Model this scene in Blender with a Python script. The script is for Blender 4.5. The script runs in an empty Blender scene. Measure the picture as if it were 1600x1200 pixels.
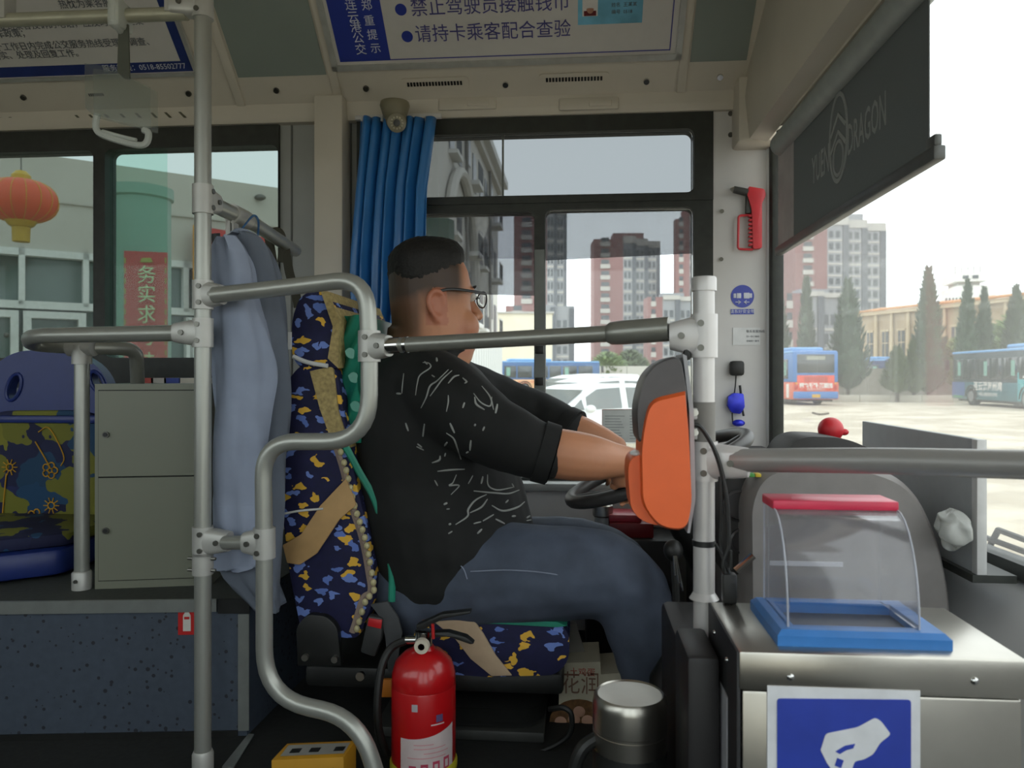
import bpy, bmesh, math, random
from mathutils import Vector, Matrix, noise as mnoise
random.seed(7)
scene = bpy.context.scene
COL = scene.collection

# ------------------------------------------------------------------ camera, world, exposure
A = math.atan(0.0857)                       # the camera looks across the bus, turned slightly to the rear
FPX, HY, CZ = 1200.0, 587.0, 1.6
CAM = Vector((0, 0, CZ))
FWD = Vector((-math.sin(A), math.cos(A), 0)); RGT = Vector((math.cos(A), math.sin(A), 0)); UP = Vector((0, 0, 1))
cam_data = bpy.data.cameras.new('camera'); cam = bpy.data.objects.new('camera', cam_data); COL.objects.link(cam)
cam.location = CAM; cam.rotation_euler = (math.pi / 2, 0, A)
cam_data.sensor_width = 36; cam_data.lens = 36 * FPX / 1600; cam_data.shift_y = (HY - 600) / 1600
cam_data.clip_start = 0.02; cam_data.clip_end = 2000
cam_data.dof.use_dof = True; cam_data.dof.focus_distance = 1.75; cam_data.dof.aperture_fstop = 7.0
scene.camera = cam
world = bpy.data.worlds.new('overcast'); scene.world = world; world.use_nodes = True
wn = world.node_tree.nodes; wl = world.node_tree.links
bg = wn['Background']; bg.inputs['Color'].default_value = (0.93, 0.965, 1.0, 1); bg.inputs['Strength'].default_value = 2.7
scene.view_settings.view_transform = 'Standard'; scene.view_settings.look = 'None'
scene.view_settings.gamma = 1; scene.view_settings.use_curve_mapping = False
scene.view_settings.exposure = 0.0
scene.cycles.max_bounces = 10; scene.cycles.diffuse_bounces = 6; scene.cycles.transparent_max_bounces = 24
scene.cycles.sample_clamp_indirect = 6.0

# ------------------------------------------------------------------ photo geometry -> place geometry
def ray(px, py): return FWD + RGT * ((px - 800) / FPX) + UP * ((HY - py) / FPX)
def P(px, py, d): return CAM + ray(px, py) * d
def Q(px, py, y):
    r = ray(px, py); return CAM + r * (y / r.y)
def QX(px, py, x):
    r = ray(px, py); return CAM + r * (x / r.x)
def QZ(px, py, z):
    r = ray(px, py); return CAM + r * ((z - CZ) / r.z)

# ------------------------------------------------------------------ materials
def lin(c):
    if isinstance(c, str):
        c = c.lstrip('#'); v = [int(c[i:i + 2], 16) / 255 for i in (0, 2, 4)]
        return tuple(x / 12.92 if x <= .04045 else ((x + .055) / 1.055) ** 2.4 for x in v)
    return tuple(c)
_M = {}
def mat(name, col='808080', rough=.5, metal=0, var=.08, scale=30, bump=0, spec=.5, alpha=None, emit=None, coat=0):
    if name in _M: return _M[name]
    m = bpy.data.materials.new(name); m.use_nodes = True; _M[name] = m
    n = m.node_tree.nodes; l = m.node_tree.links; b = n['Principled BSDF']
    c = lin(col)
    tc = n.new('ShaderNodeTexCoord'); nz = n.new('ShaderNodeTexNoise'); nz.inputs['Scale'].default_value = scale; nz.inputs['Detail'].default_value = 4
    l.new(tc.outputs['Object'], nz.inputs['Vector'])
    rp = n.new('ShaderNodeValToRGB')
    rp.color_ramp.elements[0].color = (*[x * (1 - var) for x in c], 1); rp.color_ramp.elements[1].color = (*[min(1, x * (1 + var)) for x in c], 1)
    rp.color_ramp.elements[0].position = .3; rp.color_ramp.elements[1].position = .7
    l.new(nz.outputs['Fac'], rp.inputs['Fac']); l.new(rp.outputs['Color'], b.inputs['Base Color'])
    b.inputs['Roughness'].default_value = rough; b.inputs['Metallic'].default_value = metal
    b.inputs['Specular IOR Level'].default_value = spec
    if coat: b.inputs['Coat Weight'].default_value = coat
    if bump:
        bp = n.new('ShaderNodeBump'); bp.inputs['Strength'].default_value = bump; bp.inputs['Distance'].default_value = .002
        l.new(nz.outputs['Fac'], bp.inputs['Height']); l.new(bp.outputs['Normal'], b.inputs['Normal'])
    if alpha is not None: b.inputs['Alpha'].default_value = alpha
    return m
def nodes_of(m): return m.node_tree.nodes, m.node_tree.links, m.node_tree.nodes['Principled BSDF']
def glass(name, tint=(1, 1, 1), gloss=.05, rough=.02, dust_haze=0):
    if name in _M: return _M[name]
    m = bpy.data.materials.new(name); m.use_nodes = True; _M[name] = m
    n = m.node_tree.nodes; l = m.node_tree.links; n.clear()
    o = n.new('ShaderNodeOutputMaterial'); t = n.new('ShaderNodeBsdfTransparent'); g = n.new('ShaderNodeBsdfGlossy'); x = n.new('ShaderNodeMixShader')
    t.inputs['Color'].default_value = (*tint, 1); g.inputs['Roughness'].default_value = rough
    lw = n.new('ShaderNodeLayerWeight'); lw.inputs['Blend'].default_value = .25
    mu = n.new('ShaderNodeMath'); mu.operation = 'MULTIPLY'; mu.inputs[1].default_value = gloss * 4
    ad = n.new('ShaderNodeMath'); ad.operation = 'ADD'; ad.inputs[1].default_value = gloss * .5
    l.new(lw.outputs['Fresnel'], mu.inputs[0]); l.new(mu.outputs[0], ad.inputs[0]); l.new(ad.outputs[0], x.inputs[0])
    l.new(t.outputs[0], x.inputs[1]); l.new(g.outputs[0], x.inputs[2])
    if dust_haze:                                  # dusty glass film that also paints in haze and glare veil
        d = n.new('ShaderNodeBsdfTranslucent'); d.inputs['Color'].default_value = (.85, .84, .82, 1); y = n.new('ShaderNodeMixShader')
        nz = n.new('ShaderNodeTexNoise'); nz.inputs['Scale'].default_value = 5; nz.inputs['Detail'].default_value = 5; tc = n.new('ShaderNodeTexCoord'); l.new(tc.outputs['Object'], nz.inputs['Vector'])
        mr = n.new('ShaderNodeMapRange'); mr.inputs['From Min'].default_value = .3; mr.inputs['From Max'].default_value = .7; mr.inputs['To Min'].default_value = dust_haze * .75; mr.inputs['To Max'].default_value = dust_haze * 1.25
        l.new(nz.outputs['Fac'], mr.inputs['Value']); l.new(mr.outputs['Result'], y.inputs[0]); l.new(x.outputs[0], y.inputs[1]); l.new(d.outputs[0], y.inputs[2]); x = y
    l.new(x.outputs[0], o.inputs[0])
    return m

# ------------------------------------------------------------------ mesh builder
def fillet(pts, rad, n=6):
    pts = [Vector(p) for p in pts]; out = [pts[0]]
    for i in range(1, len(pts) - 1):
        r = rad[i] if isinstance(rad, (list, tuple)) else rad
        a, b, c = pts[i - 1], pts[i], pts[i + 1]
        u = (a - b); v = (c - b); lu, lv = u.length, v.length
        if lu < 1e-6 or lv < 1e-6 or r <= 0: out.append(b); continue
        u /= lu; v /= lv; t = min(r, lu * .49, lv * .49)
        p0, p1 = b + u * t, b + v * t
        for k in range(n + 1):
            s = k / n; out.append(p0 * (1 - s) ** 2 + b * 2 * s * (1 - s) + p1 * s * s)
    out.append(pts[-1]); return out
def catmull(pts, n=6):
    pts = [Vector(p) for p in pts]; q = [pts[0] * 2 - pts[1]] + pts + [pts[-1] * 2 - pts[-2]]; out = []
    for i in range(1, len(q) - 2):
        a, b, c, d = q[i - 1:i + 3]
        for k in range(n):
            t = k / n; out.append(.5 * ((2 * b) + (c - a) * t + (2 * a - 5 * b + 4 * c - d) * t * t + (3 * b - a - 3 * c + d) * t ** 3))
    out.append(pts[-1]); return out
class B:
    def __init__(s): s.bm = bmesh.new()
    def box(s, x0, x1, y0, y1, z0, z1, bev=0, M=None):
        r = bmesh.ops.create_cube(s.bm, size=1); vs = r['verts']
        for v in vs:
            v.co = Vector((x0 + (v.co.x + .5) * (x1 - x0), y0 + (v.co.y + .5) * (y1 - y0), z0 + (v.co.z + .5) * (z1 - z0)))
        if bev:
            es = list({e for v in vs for e in v.link_edges})
            rr = bmesh.ops.bevel(s.bm, geom=es, offset=bev, segments=2, affect='EDGES', profile=.5, clamp_overlap=True)
            vs = list({v for f in rr['faces'] for v in f.verts} | {v for v in vs if v.is_valid})
        if M is not None: bmesh.ops.transform(s.bm, matrix=M, verts=vs)
        return s
    def loft(s, rings, cap=True, closed=True):
        R = [[s.bm.verts.new(Vector(p)) for p in r] for r in rings]
        for a, b in zip(R, R[1:]):
            k = len(a)
            for i in range(k if closed else k - 1):
                j = (i + 1) % k
                try: s.bm.faces.new((a[i], a[j], b[j], b[i]))
                except ValueError: pass
        if cap:
            for r in (R[0], R[-1]):
                try: s.bm.faces.new(r)
                except ValueError: pass
        return s
    def tube(s, pts, r, n=14, cap=True, sx=1, sy=1, ref=None):
        pts = [Vector(p) for p in pts]; k = len(pts); rr = r if isinstance(r, (list, tuple)) else [r] * k
        if len(rr) != k: rr = [rr[0] + (rr[-1] - rr[0]) * i / (k - 1) for i in range(k)]
        up = None; rings = []
        for i in range(k):
            t = (pts[min(i + 1, k - 1)] - pts[max(i - 1, 0)]).normalized()
            if up is None:
                a = Vector(ref) if ref else (Vector((0, 0, 1)) if abs(t.z) < .9 else Vector((1, 0, 0)))
            else: a = up
            up = (a - t * a.dot(t)).normalized(); sd = t.cross(up)
            rings.append([pts[i] + (up * math.cos(q) * sx + sd * math.sin(q) * sy) * rr[i] for q in [2 * math.pi * j / n for j in range(n)]])
        return s.loft(rings, cap)
    def cyl(s, a, b, r, r2=None, n=20): return s.tube([a, b], [r, r2 if r2 is not None else r], n)
    def lathe(s, prof, c=(0, 0, 0), n=28, M=None, a0=0, a1=2 * math.pi):
        c = Vector(c); full = abs(a1 - a0 - 2 * math.pi) < 1e-5; rings = []
        for r, z in prof:
            ring = []
            for j in range(n if full else n + 1):
                q = a0 + (a1 - a0) * j / n; p = Vector((r * math.cos(q), r * math.sin(q), z))
                if M is not None: p = M @ p
                ring.append(c + p)
            rings.append(ring)
        return s.loft(rings, full and True, full)
    def prism(s, poly, d, bev=0, seg=2):
        d = Vector(d); a = [s.bm.verts.new(Vector(p)) for p in poly]; f = s.bm.faces.new(a)
        r = bmesh.ops.extrude_face_region(s.bm, geom=[f]); vs = [e for e in r['geom'] if isinstance(e, bmesh.types.BMVert)]
        bmesh.ops.translate(s.bm, verts=vs, vec=d)
        if bev:
            es = list({e for v in a + vs for e in v.link_edges})
            bmesh.ops.bevel(s.bm, geom=es, offset=bev, segments=seg, affect='EDGES', profile=.5, clamp_overlap=True)
        return s
    def sphere(s, c, r, u=16, v=10, M=None):
        r = Vector((r, r, r)) if not hasattr(r, '__len__') else Vector(r)
        x = bmesh.ops.create_uvsphere(s.bm, u_segments=u, v_segments=v, radius=1)
        for w in x['verts']:
            p = Vector((w.co.x * r.x, w.co.y * r.y, w.co.z * r.z)); 
            if M is not None: p = M @ p
            w.co = Vector(c) + p
        return s
    def quad(s, *pts):
        s.bm.faces.new([s.bm.verts.new(Vector(p)) for p in pts]); return s
    def grid(s, f, nu, nv):
        V = [[s.bm.verts.new(Vector(f(i / nu, j / nv))) for j in range(nv + 1)] for i in range(nu + 1)]
        for i in range(nu):
            for j in range(nv): s.bm.faces.new((V[i][j], V[i + 1][j], V[i + 1][j + 1], V[i][j + 1]))
        return s
    def frame(s, outer, inner, rad, y0, y1, n=5):
        """a plate in x,z between an outer rectangle and a rounded inner opening, from y0 to y1"""
        ox0, ox1, oz0, oz1 = outer; x0, x1, z0, z1 = inner; I = []; O = []
        for cx, cz, a, oc in ((x1 - rad, z1 - rad, 0, (ox1, oz1)), (x0 + rad, z1 - rad, 90, (ox0, oz1)), (x0 + rad, z0 + rad, 180, (ox0, oz0)), (x1 - rad, z0 + rad, 270, (ox1, oz0))):
            for k in range(n + 1):
                q = math.radians(a + 90 * k / n); I.append((cx + rad * math.cos(q), cz + rad * math.sin(q))); O.append(oc)
        k = len(I); rings = []
        for L, y in ((O, y0), (I, y0), (I, y1), (O, y1), (O, y0)): rings.append([Vector((p[0], y, p[1])) for p in L])
        s.loft(rings, cap=False); bmesh.ops.remove_doubles(s.bm, verts=s.bm.verts[:], dist=1e-6); return s
    def build(s, name, m, parent=None, smooth=True, ang=35, mod=None, keep_origin=False):
        bm = s.bm; bmesh.ops.recalc_face_normals(bm, faces=bm.faces[:])
        me = bpy.data.meshes.new(name); o = bpy.data.objects.new(name, me); COL.objects.link(o)
        if parent is not None:
            o.parent = parent; bm.transform(gmat(parent).inverted())
        elif not keep_origin:
            vs = [v.co for v in bm.verts]
            c = Vector(((min(v.x for v in vs) + max(v.x for v in vs)) / 2, (min(v.y for v in vs) + max(v.y for v in vs)) / 2, min(v.z for v in vs)))
            bm.transform(Matrix.Translation(-c)); o.location = c
        bm.to_mesh(me); bm.free()
        if smooth:
            for p in me.polygons: p.use_smooth = True
            try: me.set_sharp_from_angle(angle=math.radians(ang))
            except Exception: pass
        for x in (m if isinstance(m, (list, tuple)) else [m]): me.materials.append(x)
        return o
def gmat(o):
    M = Matrix.LocRotScale(o.location, o.rotation_euler, o.scale)
    return gmat(o.parent) @ M if o.parent else M
def tag(o, label=None, cat=None, group=None, kind=None):
    if label: o['label'] = label
    if cat: o['category'] = cat
    if group: o['group'] = group
    if kind: o['kind'] = kind
    return o
def thing(name, label, cat, loc=(0, 0, 0), rz=0, group=None, kind=None):
    o = bpy.data.objects.new(name, None); COL.objects.link(o); o.location = loc; o.rotation_euler = (0, 0, rz); o.empty_display_size = .05
    return tag(o, label, cat, group, kind)
def struct(o, label=None): return tag(o, label=label, kind='structure')
def copy_tree(o, parent=None):
    c = o.copy(); COL.objects.link(c); c.parent = parent
    for ch in [x for x in bpy.data.objects if x.parent == o]: copy_tree(ch, c)
    return c
def text(body, loc, r, u, size, m, parent, name='lettering', bold=0, ax='CENTER', ay='CENTER', ext=.0003, sx=1.0, spacing=1.0, line=1.0):
    cu = bpy.data.curves.new(name, 'FONT'); cu.body = body; cu.size = size; cu.align_x = ax; cu.align_y = ay
    cu.extrude = ext; cu.offset = bold; cu.resolution_u = 2; cu.space_character = spacing; cu.space_line = line
    t = bpy.data.objects.new('tmp', cu); COL.objects.link(t)
    dg = bpy.context.evaluated_depsgraph_get(); me = bpy.data.meshes.new_from_object(t.evaluated_get(dg))
    bpy.data.objects.remove(t); bpy.data.curves.remove(cu)
    r = Vector(r).normalized(); u = Vector(u); u = (u - r * u.dot(r)).normalized(); n = r.cross(u)
    M = Matrix((r * sx, u, n)).transposed().to_4x4(); M.translation = Vector(loc)
    me.transform(gmat(parent).inverted() @ M); me.name = name; me.materials.clear(); me.materials.append(m)
    o = bpy.data.objects.new(name, me); COL.objects.link(o); o.parent = parent; return o
def remesh(o, voxel=.008, smooth=6, dec=None):
    r = o.modifiers.new('r', 'REMESH'); r.mode = 'VOXEL'; r.voxel_size = voxel
    if smooth:
        q = o.modifiers.new('s', 'SMOOTH'); q.iterations = smooth; q.factor = .5
    dg = bpy.context.evaluated_depsgraph_get(); me = bpy.data.meshes.new_from_object(o.evaluated_get(dg))
    ms = list(o.data.materials); o.modifiers.clear(); o.data = me; me.materials.clear()
    for x in ms: me.materials.append(x)
    for p in me.polygons: p.use_smooth = True
    return o
# ------------------------------------------------------------------ materials used everywhere
beige = mat('cream_panel', 'c9c2b5', .45, var=.04, scale=6)
palegrey = mat('pale_grey_panel', 'c9c7c5', .5, var=.03, scale=8)
greypanel = mat('grey_panel', '9b9d9a', .55, var=.05, scale=8)
greenpanel = mat('grey_green_sheet', '87908a', .4, var=.05, scale=5)
blackrub = mat('black_rubber', '2b2e2a', .55, var=.2, scale=40)
blackpl = mat('black_plastic', '161716', .5, var=.2, scale=60, bump=.1)
darkmat = mat('dark_floor_mat', '1a1c1b', .8, var=.25, scale=80, bump=.3)
alu = mat('silver_rail', 'a3a49d', .36, .55, var=.03, scale=20)
alulight = mat('silver_clamp', 'b4b3ae', .42, .35, var=.04, scale=30)
chrome = mat('chrome', 'c8c8c6', .12, 1, var=.02)
steel = mat('brushed_steel', 'b9b5ac', .3, 1, var=.08, scale=12)
screwm = mat('screw_head', '6b6a64', .35, .8, var=.1)
white = mat('white_plastic', 'dfe0e0', .4, var=.03)
bluesign = mat('blue_print', '2c3c94', .45, var=.03)
purpletxt = mat('violet_print', '4c4a86', .5, var=.03)
greytxt = mat('grey_print', '5c6066', .5, var=.05)
clear = glass('clear_glass', (.93, .96, .95), .03, dust_haze=.035)
screen = glass('dusty_hazy_windscreen', (.93, .95, .94), .03, dust_haze=.075)  # dusty glass whose milky part also paints the glare veil
tintg = glass('tinted_glass', (.41, .43, .435), .02, dust_haze=.012)
filmg = glass('grey_film', (.44, .445, .455), .02, dust_haze=.012)
lefttint = glass('green_tinted_glass', (.45, .50, .485), .015, dust_haze=.012)
greenfilm = glass('green_film', (.84, .95, .91), .008)
YW = 2.242
def X(px, py=587, y=YW): return Q(px, py, y).x
def Z(px, py, y=YW): return Q(px, py, y).z
FZ = 0.88            # bus aisle floor
XR, XF = -7.0, 0.56  # rear end, front corner
def windshield_x(y): return .76 - .2 * abs((y - 1.02) / 1.2) ** 3

# ------------------------------------------------------------------ shell of the bus
fl = B().box(XR, .80, -.26, YW + .05, FZ - .09, FZ).build('floor', darkmat); struct(fl, 'dark vinyl floor of the bus aisle and cab')
ce = B().box(XR, .78, -.26, 1.96, 2.63, 2.68).build('ceiling', beige); struct(ce, 'cream ceiling of the bus')
# left wall: pieces around the openings
dwx0, dwx1, dwz0, dwz1 = X(560), X(1113), Z(900, 752), Z(900, 183)
lwx0, lwx1, lwz0, lwz1 = X(-330), X(438), Z(300, 606), Z(300, 197)
wl_ = thing('wall_left', 'grey side wall of the bus with window openings', None, (0, YW, FZ), kind='structure')
B().box(XR, lwx1, YW, YW + .06, FZ - .3, lwz0).build('lower_panel', greypanel, wl_)
B().box(lwx1, XF, YW, YW + .06, FZ - .3, dwz0).build('lower_panel', palegrey, wl_)
B().box(lwx1, dwx0, YW, YW + .06, dwz0, lwz1).build('pillar_panel', greypanel, wl_)
B().box(dwx1, X(1199), YW - .012, YW + .06, FZ, 2.42).build('pillar_panel', palegrey, wl_)
B().box(XR, XF, YW, YW + .06, lwz1 - .004, 2.52).build('upper_panel', beige, wl_)
# seams and the grooves of the grey pillars
for px in (455, 548): B().box(X(px), X(px) + .004, YW - .004, YW, lwz0, 2.36).build('seam', mat('seam_dark', '5f615d', .6), wl_)
for z0 in (1.0,):
    for k in range(3):
        x0 = lwx0 - .1 - 1.5 * k
        B().box(x0 - .1, x0 + .002, YW, YW + .06, lwz0, lwz1).build('pillar_panel', greypanel, wl_)
# below the driver window: pale side console and sill
B().box(lwx1, XF + .1, YW - .06, YW, FZ, Z(850, 756)).build('side_console', palegrey, wl_)
B().box(X(600), XF, YW - .075, YW + .02, Z(850, 762), Z(850, 750), .004).build('sill', greypanel, wl_)
B().cyl(Q(1128, 330, YW - .015), Q(1128, 330, YW - .02), .006, n=10).build('screw', screwm, wl_)
B().cyl(Q(1127, 405, YW - .012), Q(1127, 405, YW - .018), .006, n=10).build('screw', screwm, wl_)
# protruding cream post beside the curtain
po = B().box(X(490, y=2.16), X(535, y=2.16), 2.16, YW, FZ, 2.41, .006).build('trim_1', beige); struct(po, 'cream boxed post beside the blue curtain')
# A-pillar black rubber and front corner
ap = B().box(X(1199), X(1199) + .034, YW - .05, YW + .05, 1.2, 2.42, .006).build('trim_2', blackrub); struct(ap, 'black rubber windscreen edge beside the pale pillar')
tr = B().box(X(1198) - .004, X(1199), YW - .02, YW - .012, 1.2, 2.3).build('trim_3', white); struct(tr, 'thin bright edge of the pale pillar')

# windows of the left wall
w1 = thing('window_1', 'driver side window in a black frame with sliding panes', None, (dwx0, YW, dwz0), kind='structure')
zs, xs = Z(900, 318), X(843)
t_ = (X(625), X(1083), Z(900, 306), Z(900, 208)); ll = (X(625), X(835), Z(800, 745), Z(800, 333)); lr = (X(852), X(1083), Z(950, 745), Z(950, 327))
b = B(); b.frame((dwx0, dwx1, zs, dwz1), t_, .02, YW - .018, YW + .045); b.build('window_frame', blackrub, w1)
b = B(); b.frame((dwx0, xs, dwz0, zs), ll, .018, YW - .012, YW + .045); b.build('window_frame', blackrub, w1)
b = B(); b.frame((xs, dwx1, dwz0, zs), lr, .02, YW - .014, YW + .045); b.build('window_frame', blackrub, w1)
graymull = mat('grey_mullion', '6e726e', .45, .2)
B().box(X(836), X(851), YW - .024, YW - .010, Z(845, 745), Z(845, 392)).build('sliding_stile', graymull, w1)
for py in (541, 590): B().box(X(837), X(850), YW - .034, YW - .022, Z(845, py + 12), Z(845, py), .002).build('window_latch', blackpl, w1)
B().box(*t_[:2], YW + .012, YW + .017, *t_[2:]).build('pane', tintg, w1)
B().box(*ll[:2], YW + .012, YW + .017, *ll[2:]).build('pane', clear, w1)
B().box(*lr[:2], YW + .024, YW + .029, *lr[2:]).build('pane', clear, w1)
def slab4(pts, t): return B().prism(pts, Vector((0, t, 0)))
slab4([Q(625, 333, YW + .008), Q(836, 333, YW + .008), Q(836, 462, YW + .008), Q(625, 457, YW + .008)], .0015).build('tint_film', filmg, w1)
slab4([Q(770, 333, YW + .004), Q(836, 333, YW + .004), Q(836, 404, YW + .004), Q(745, 404, YW + .004)], .0015).build('tint_film', glass('light_film', (.8, .8, .82), .01), w1)
slab4([Q(852, 328, YW + .018), Q(1083, 328, YW + .018), Q(1083, 396, YW + .018), Q(852, 407, YW + .018)], .0015).build('tint_film', filmg, w1)
B().box(X(784), X(787), YW + .004, YW + .01, Z(785, 305), Z(785, 209)).build('pane_edge', graymull, w1)
# thin polished lip of the window openings
for (x0, x1, z0, z1) in (t_, lr):
    B().tube(fillet([(x0, YW + .002, z1), (x1, YW + .002, z1), (x1, YW + .002, z0 + .05 if z0 < 1.5 else z0)], .024), .0028, 6).build('polished_lip', chrome, w1)
w2 = thing('window_2', 'green tinted passenger window in a black frame', None, (lwx0, YW, lwz0), kind='structure')
la = (X(-300), X(150), Z(100, 559), Z(100, 238)); lb = (X(168), X(437), Z(300, 559), Z(300, 232)); xm = X(159)
b = B(); b.frame((lwx0, xm, lwz0, lwz1), la, .022, YW - .014, YW + .045); b.build('window_frame', blackrub, w2)
b = B(); b.frame((xm, lwx1, lwz0, lwz1), lb, .022, YW - .014, YW + .045); b.build('window_frame', blackrub, w2)
B().box(*la[:2], YW + .012, YW + .017, *la[2:]).build('pane', lefttint, w2)
B().box(*lb[:2], YW + .024, YW + .029, *lb[2:]).build('pane', lefttint, w2)
B().box(X(168), X(258), YW + .010, YW + .013, *lb[2:]).build('sliding_pane', greenfilm, w2)
for k in range(3):
    x1 = lwx0 - .2 - 1.5 * k
    wk = thing('window_%d' % (3 + k), 'tinted passenger window further back along the bus', None, (x1, YW, lwz0), kind='structure')
    b = B(); b.frame((x1 - 1.4, x1, lwz0, lwz1), (x1 - 1.34, x1 - .06, la[2], la[3]), .022, YW - .014, YW + .045); b.build('window_frame', blackrub, wk)
    B().box(x1 - 1.34, x1 - .06, YW + .012, YW + .017, la[2], la[3]).build('pane', lefttint, wk)

# right wall behind the camera: windows and the glazed front door, the daylight of the aisle
wr = thing('wall_right', 'side wall of the bus by the front door', None, (0, -.2, FZ), kind='structure')
B().box(XR, -.55, -.26, -.2, FZ, 1.55).build('lower_panel', greypanel, wr)
B().box(XR, .80, -.26, -.2, 2.32, 2.68).build('upper_panel', beige, wr)
B().box(-.62, -.50, -.26, -.2, FZ, 2.4).build('pillar_panel', greypanel, wr)
B().box(.50, .66, -.26, -.2, FZ, 2.4).build('pillar_panel', greypanel, wr)
for k in range(4):
    x1 = -.62 - 1.55 * k; B().box(x1 - 1.55, x1 - 1.45, -.26, -.2, 1.55, 2.32).build('pillar_panel', greypanel, wr)
    wk = B().box(x1 - 1.45, x1, -.235, -.23, 1.55, 2.32).build('window_%d' % (6 + k), clear); struct(wk, 'clear window on the door side of the bus')  # unseen panes kept clear so more daylight reaches the cab
dk = thing('door_1', 'glazed folding front door of the bus', None, (0, -.23, FZ), kind='structure')
for x0, x1 in ((-.5, 0), (0, .5)):
    b = B(); b.frame((x0, x1, FZ, 2.32), (x0 + .05, x1 - .05, FZ + .12, 2.25), .03, -.25, -.215); b.build('door_frame', blackrub, dk)
    B().box(x0 + .05, x1 - .05, -.235, -.23, FZ + .12, 2.25).build('pane', clear, dk)
we = B().box(XR - .06, XR, -.26, YW + .05, FZ - .09, 2.68).build('wall_rear', greypanel); struct(we, 'rear end wall of the bus')

# front: low panel, windscreen, header
def fr(y, z, off=0): return Vector((windshield_x(y) + off, y, z))
ys = [-.2 + 2.44 * i / 24 for i in range(25)]
WZ = 1.267
wf = thing('wall_front', 'grey panel below the windscreen', None, (.7, 1.0, FZ), kind='structure')
rings = [[fr(y, FZ, -.22), fr(y, 1.12, -.11), fr(y, WZ - .012, .0), fr(y, WZ - .012, .05), fr(y, FZ, .05)] for y in ys]
B().loft(rings).build('lower_panel', mat('grey_dash', 'bdbebf', .5, var=.04, scale=10), wf)
rings = [[fr(y, WZ - .014, -.012), fr(y, WZ + .012, -.006), fr(y, WZ + .014, .03), fr(y, WZ - .014, .03)] for y in ys]
B().loft(rings).build('rubber_seal', blackrub, wf)
wnd = thing('window_10', 'windscreen of the bus', None, (.74, 1.0, WZ), kind='structure')
rings = [[fr(y, WZ, .008), fr(y, 2.5, .0), fr(y, 2.5, .006), fr(y, WZ, .014)] for y in ys]
B().loft(rings).build('pane', screen, wnd)
hd = thing('trim_4', 'cream header box above the windscreen', None, (.5, 1.0, 2.25), kind='structure')
hx, hz = P(1163, 226, 2.16).x, P(1163, 228, 2.16).z
prof = [(hx, hz), (hx + .05, hz - .006), (hx + .075, hz + .03), (.70, hz + .12), (.78, 2.68), (hx + .03, 2.68), (hx - .012, 2.36)]
B().prism([Vector((x, -.2, z)) for x, z in prof], Vector((0, 2.44, 0))).build('header_box', beige, hd)
B().box(hx + .045, hx + .06, .2, 2.0, hz - .012, hz + .01).build('header_lip', beige, hd)
for y, z in ((1.45, 2.43), (1.0, 2.43), (.55, 2.43)):
    x = hx - .006
    B().cyl((x - .004, y, z), (x + .02, y, z), .011, n=14).build('screw', chrome, hd)
B().box(hx - .03, XF - .02, YW - .10, YW, 2.24, 2.42, .01).build('corner_block', beige, hd)
for z in (2.345, 2.285): B().cyl((X(1140), YW - .016, z), (X(1140), YW - .008, z), .007, n=12).build('screw', screwm, hd)

# ------------------------------------------------------------------ cove between wall and ceiling
CY, CZ0, SL = 2.20, 2.402, .92
cn = Vector((0, -SL, -1)).normalized(); cup = Vector((0, -1, SL)).normalized()
def cove(px, py, off=0):
    r = ray(px, py); o = CAM - cn * off
    t = ((CZ0 - o.z) + SL * (CY - o.y)) / (r.z + SL * r.y); return CAM + r * t
def coveT(x, t, off=0): return Vector((x, CY, CZ0)) + cup * t + cn * off
cv = thing('wall_cove', 'sloping cream cove above the side windows', None, (0, CY, CZ0), kind='structure')
B().prism([Vector((XR, y, z)) for y, z in ((CY, CZ0), (1.95, CZ0 + .25 * SL), (1.95, 2.68), (2.25, 2.68), (2.25, CZ0 - .03), (CY + .004, CZ0 - .03))], Vector((XF - XR, 0, 0))).build('cove_panel', beige, cv)
# ledge under the cove, with a shadow gap
B().prism([Vector((XR, y, z)) for y, z in ((2.206, 2.396), (2.204, 2.37), (2.214, 2.352), (2.25, 2.352), (2.25, 2.396))], Vector((XF - .03 - XR, 0, 0))).build('ledge', beige, cv)
def coverect(px0, px1, t0, t1, off0, off1, ref=60, bev=0):
    x0, x1 = (cove(px0, ref).x, cove(px1, ref).x)
    return B().prism([coveT(x0, t0, off0), coveT(x1, t0, off0), coveT(x1, t1, off0), coveT(x0, t1, off0)], cn * (off1 - off0), bev)
coverect(352, 496, .085, .34, -.004, .002).build('blank_sheet', greenpanel, cv)
coverect(1082, 1172, .085, .34, -.004, .002).build('blank_sheet', greenpanel, cv)
for px in (342, 507, 1072): coverect(px - 7, px + 7, -.0, .34, 0, .008, bev=.002).build('cove_rib', beige, cv)
for px, py in ((37, 152), (295, 146), (432, 141), (572, 138), (790, 132), (1010, 127), (1125, 120)):
    p = cove(px, py); B().cyl(p - cn * .004, p + cn * .006, .0095, .008, 14).build('screw', chrome if px > 600 else screwm, cv)
for px, py in ((680, 134), (897, 129)):
    p = cove(px, py); w = .088
    v = B().prism(fillet([coveT(p.x - w - .01, .03, .001), coveT(p.x + w + .01, .03, .001), coveT(p.x + w + .01, .066, .001), coveT(p.x - w - .01, .066, .001), coveT(p.x - w - .01, .03, .001)], .012, 4)[:-1], cn * .004).build('vent_plate', beige, cv)
    for k in range(18):
        x = p.x - w + .012 + k * (2 * w - .024) / 17
        B().prism([coveT(x - .003, .043, .005), coveT(x + .003, .043, .005), coveT(x + .003, .055, .005), coveT(x - .003, .055, .005)], cn * .001).build('vent_slot', blackpl, v)
p = cove(150, 150)
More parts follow.
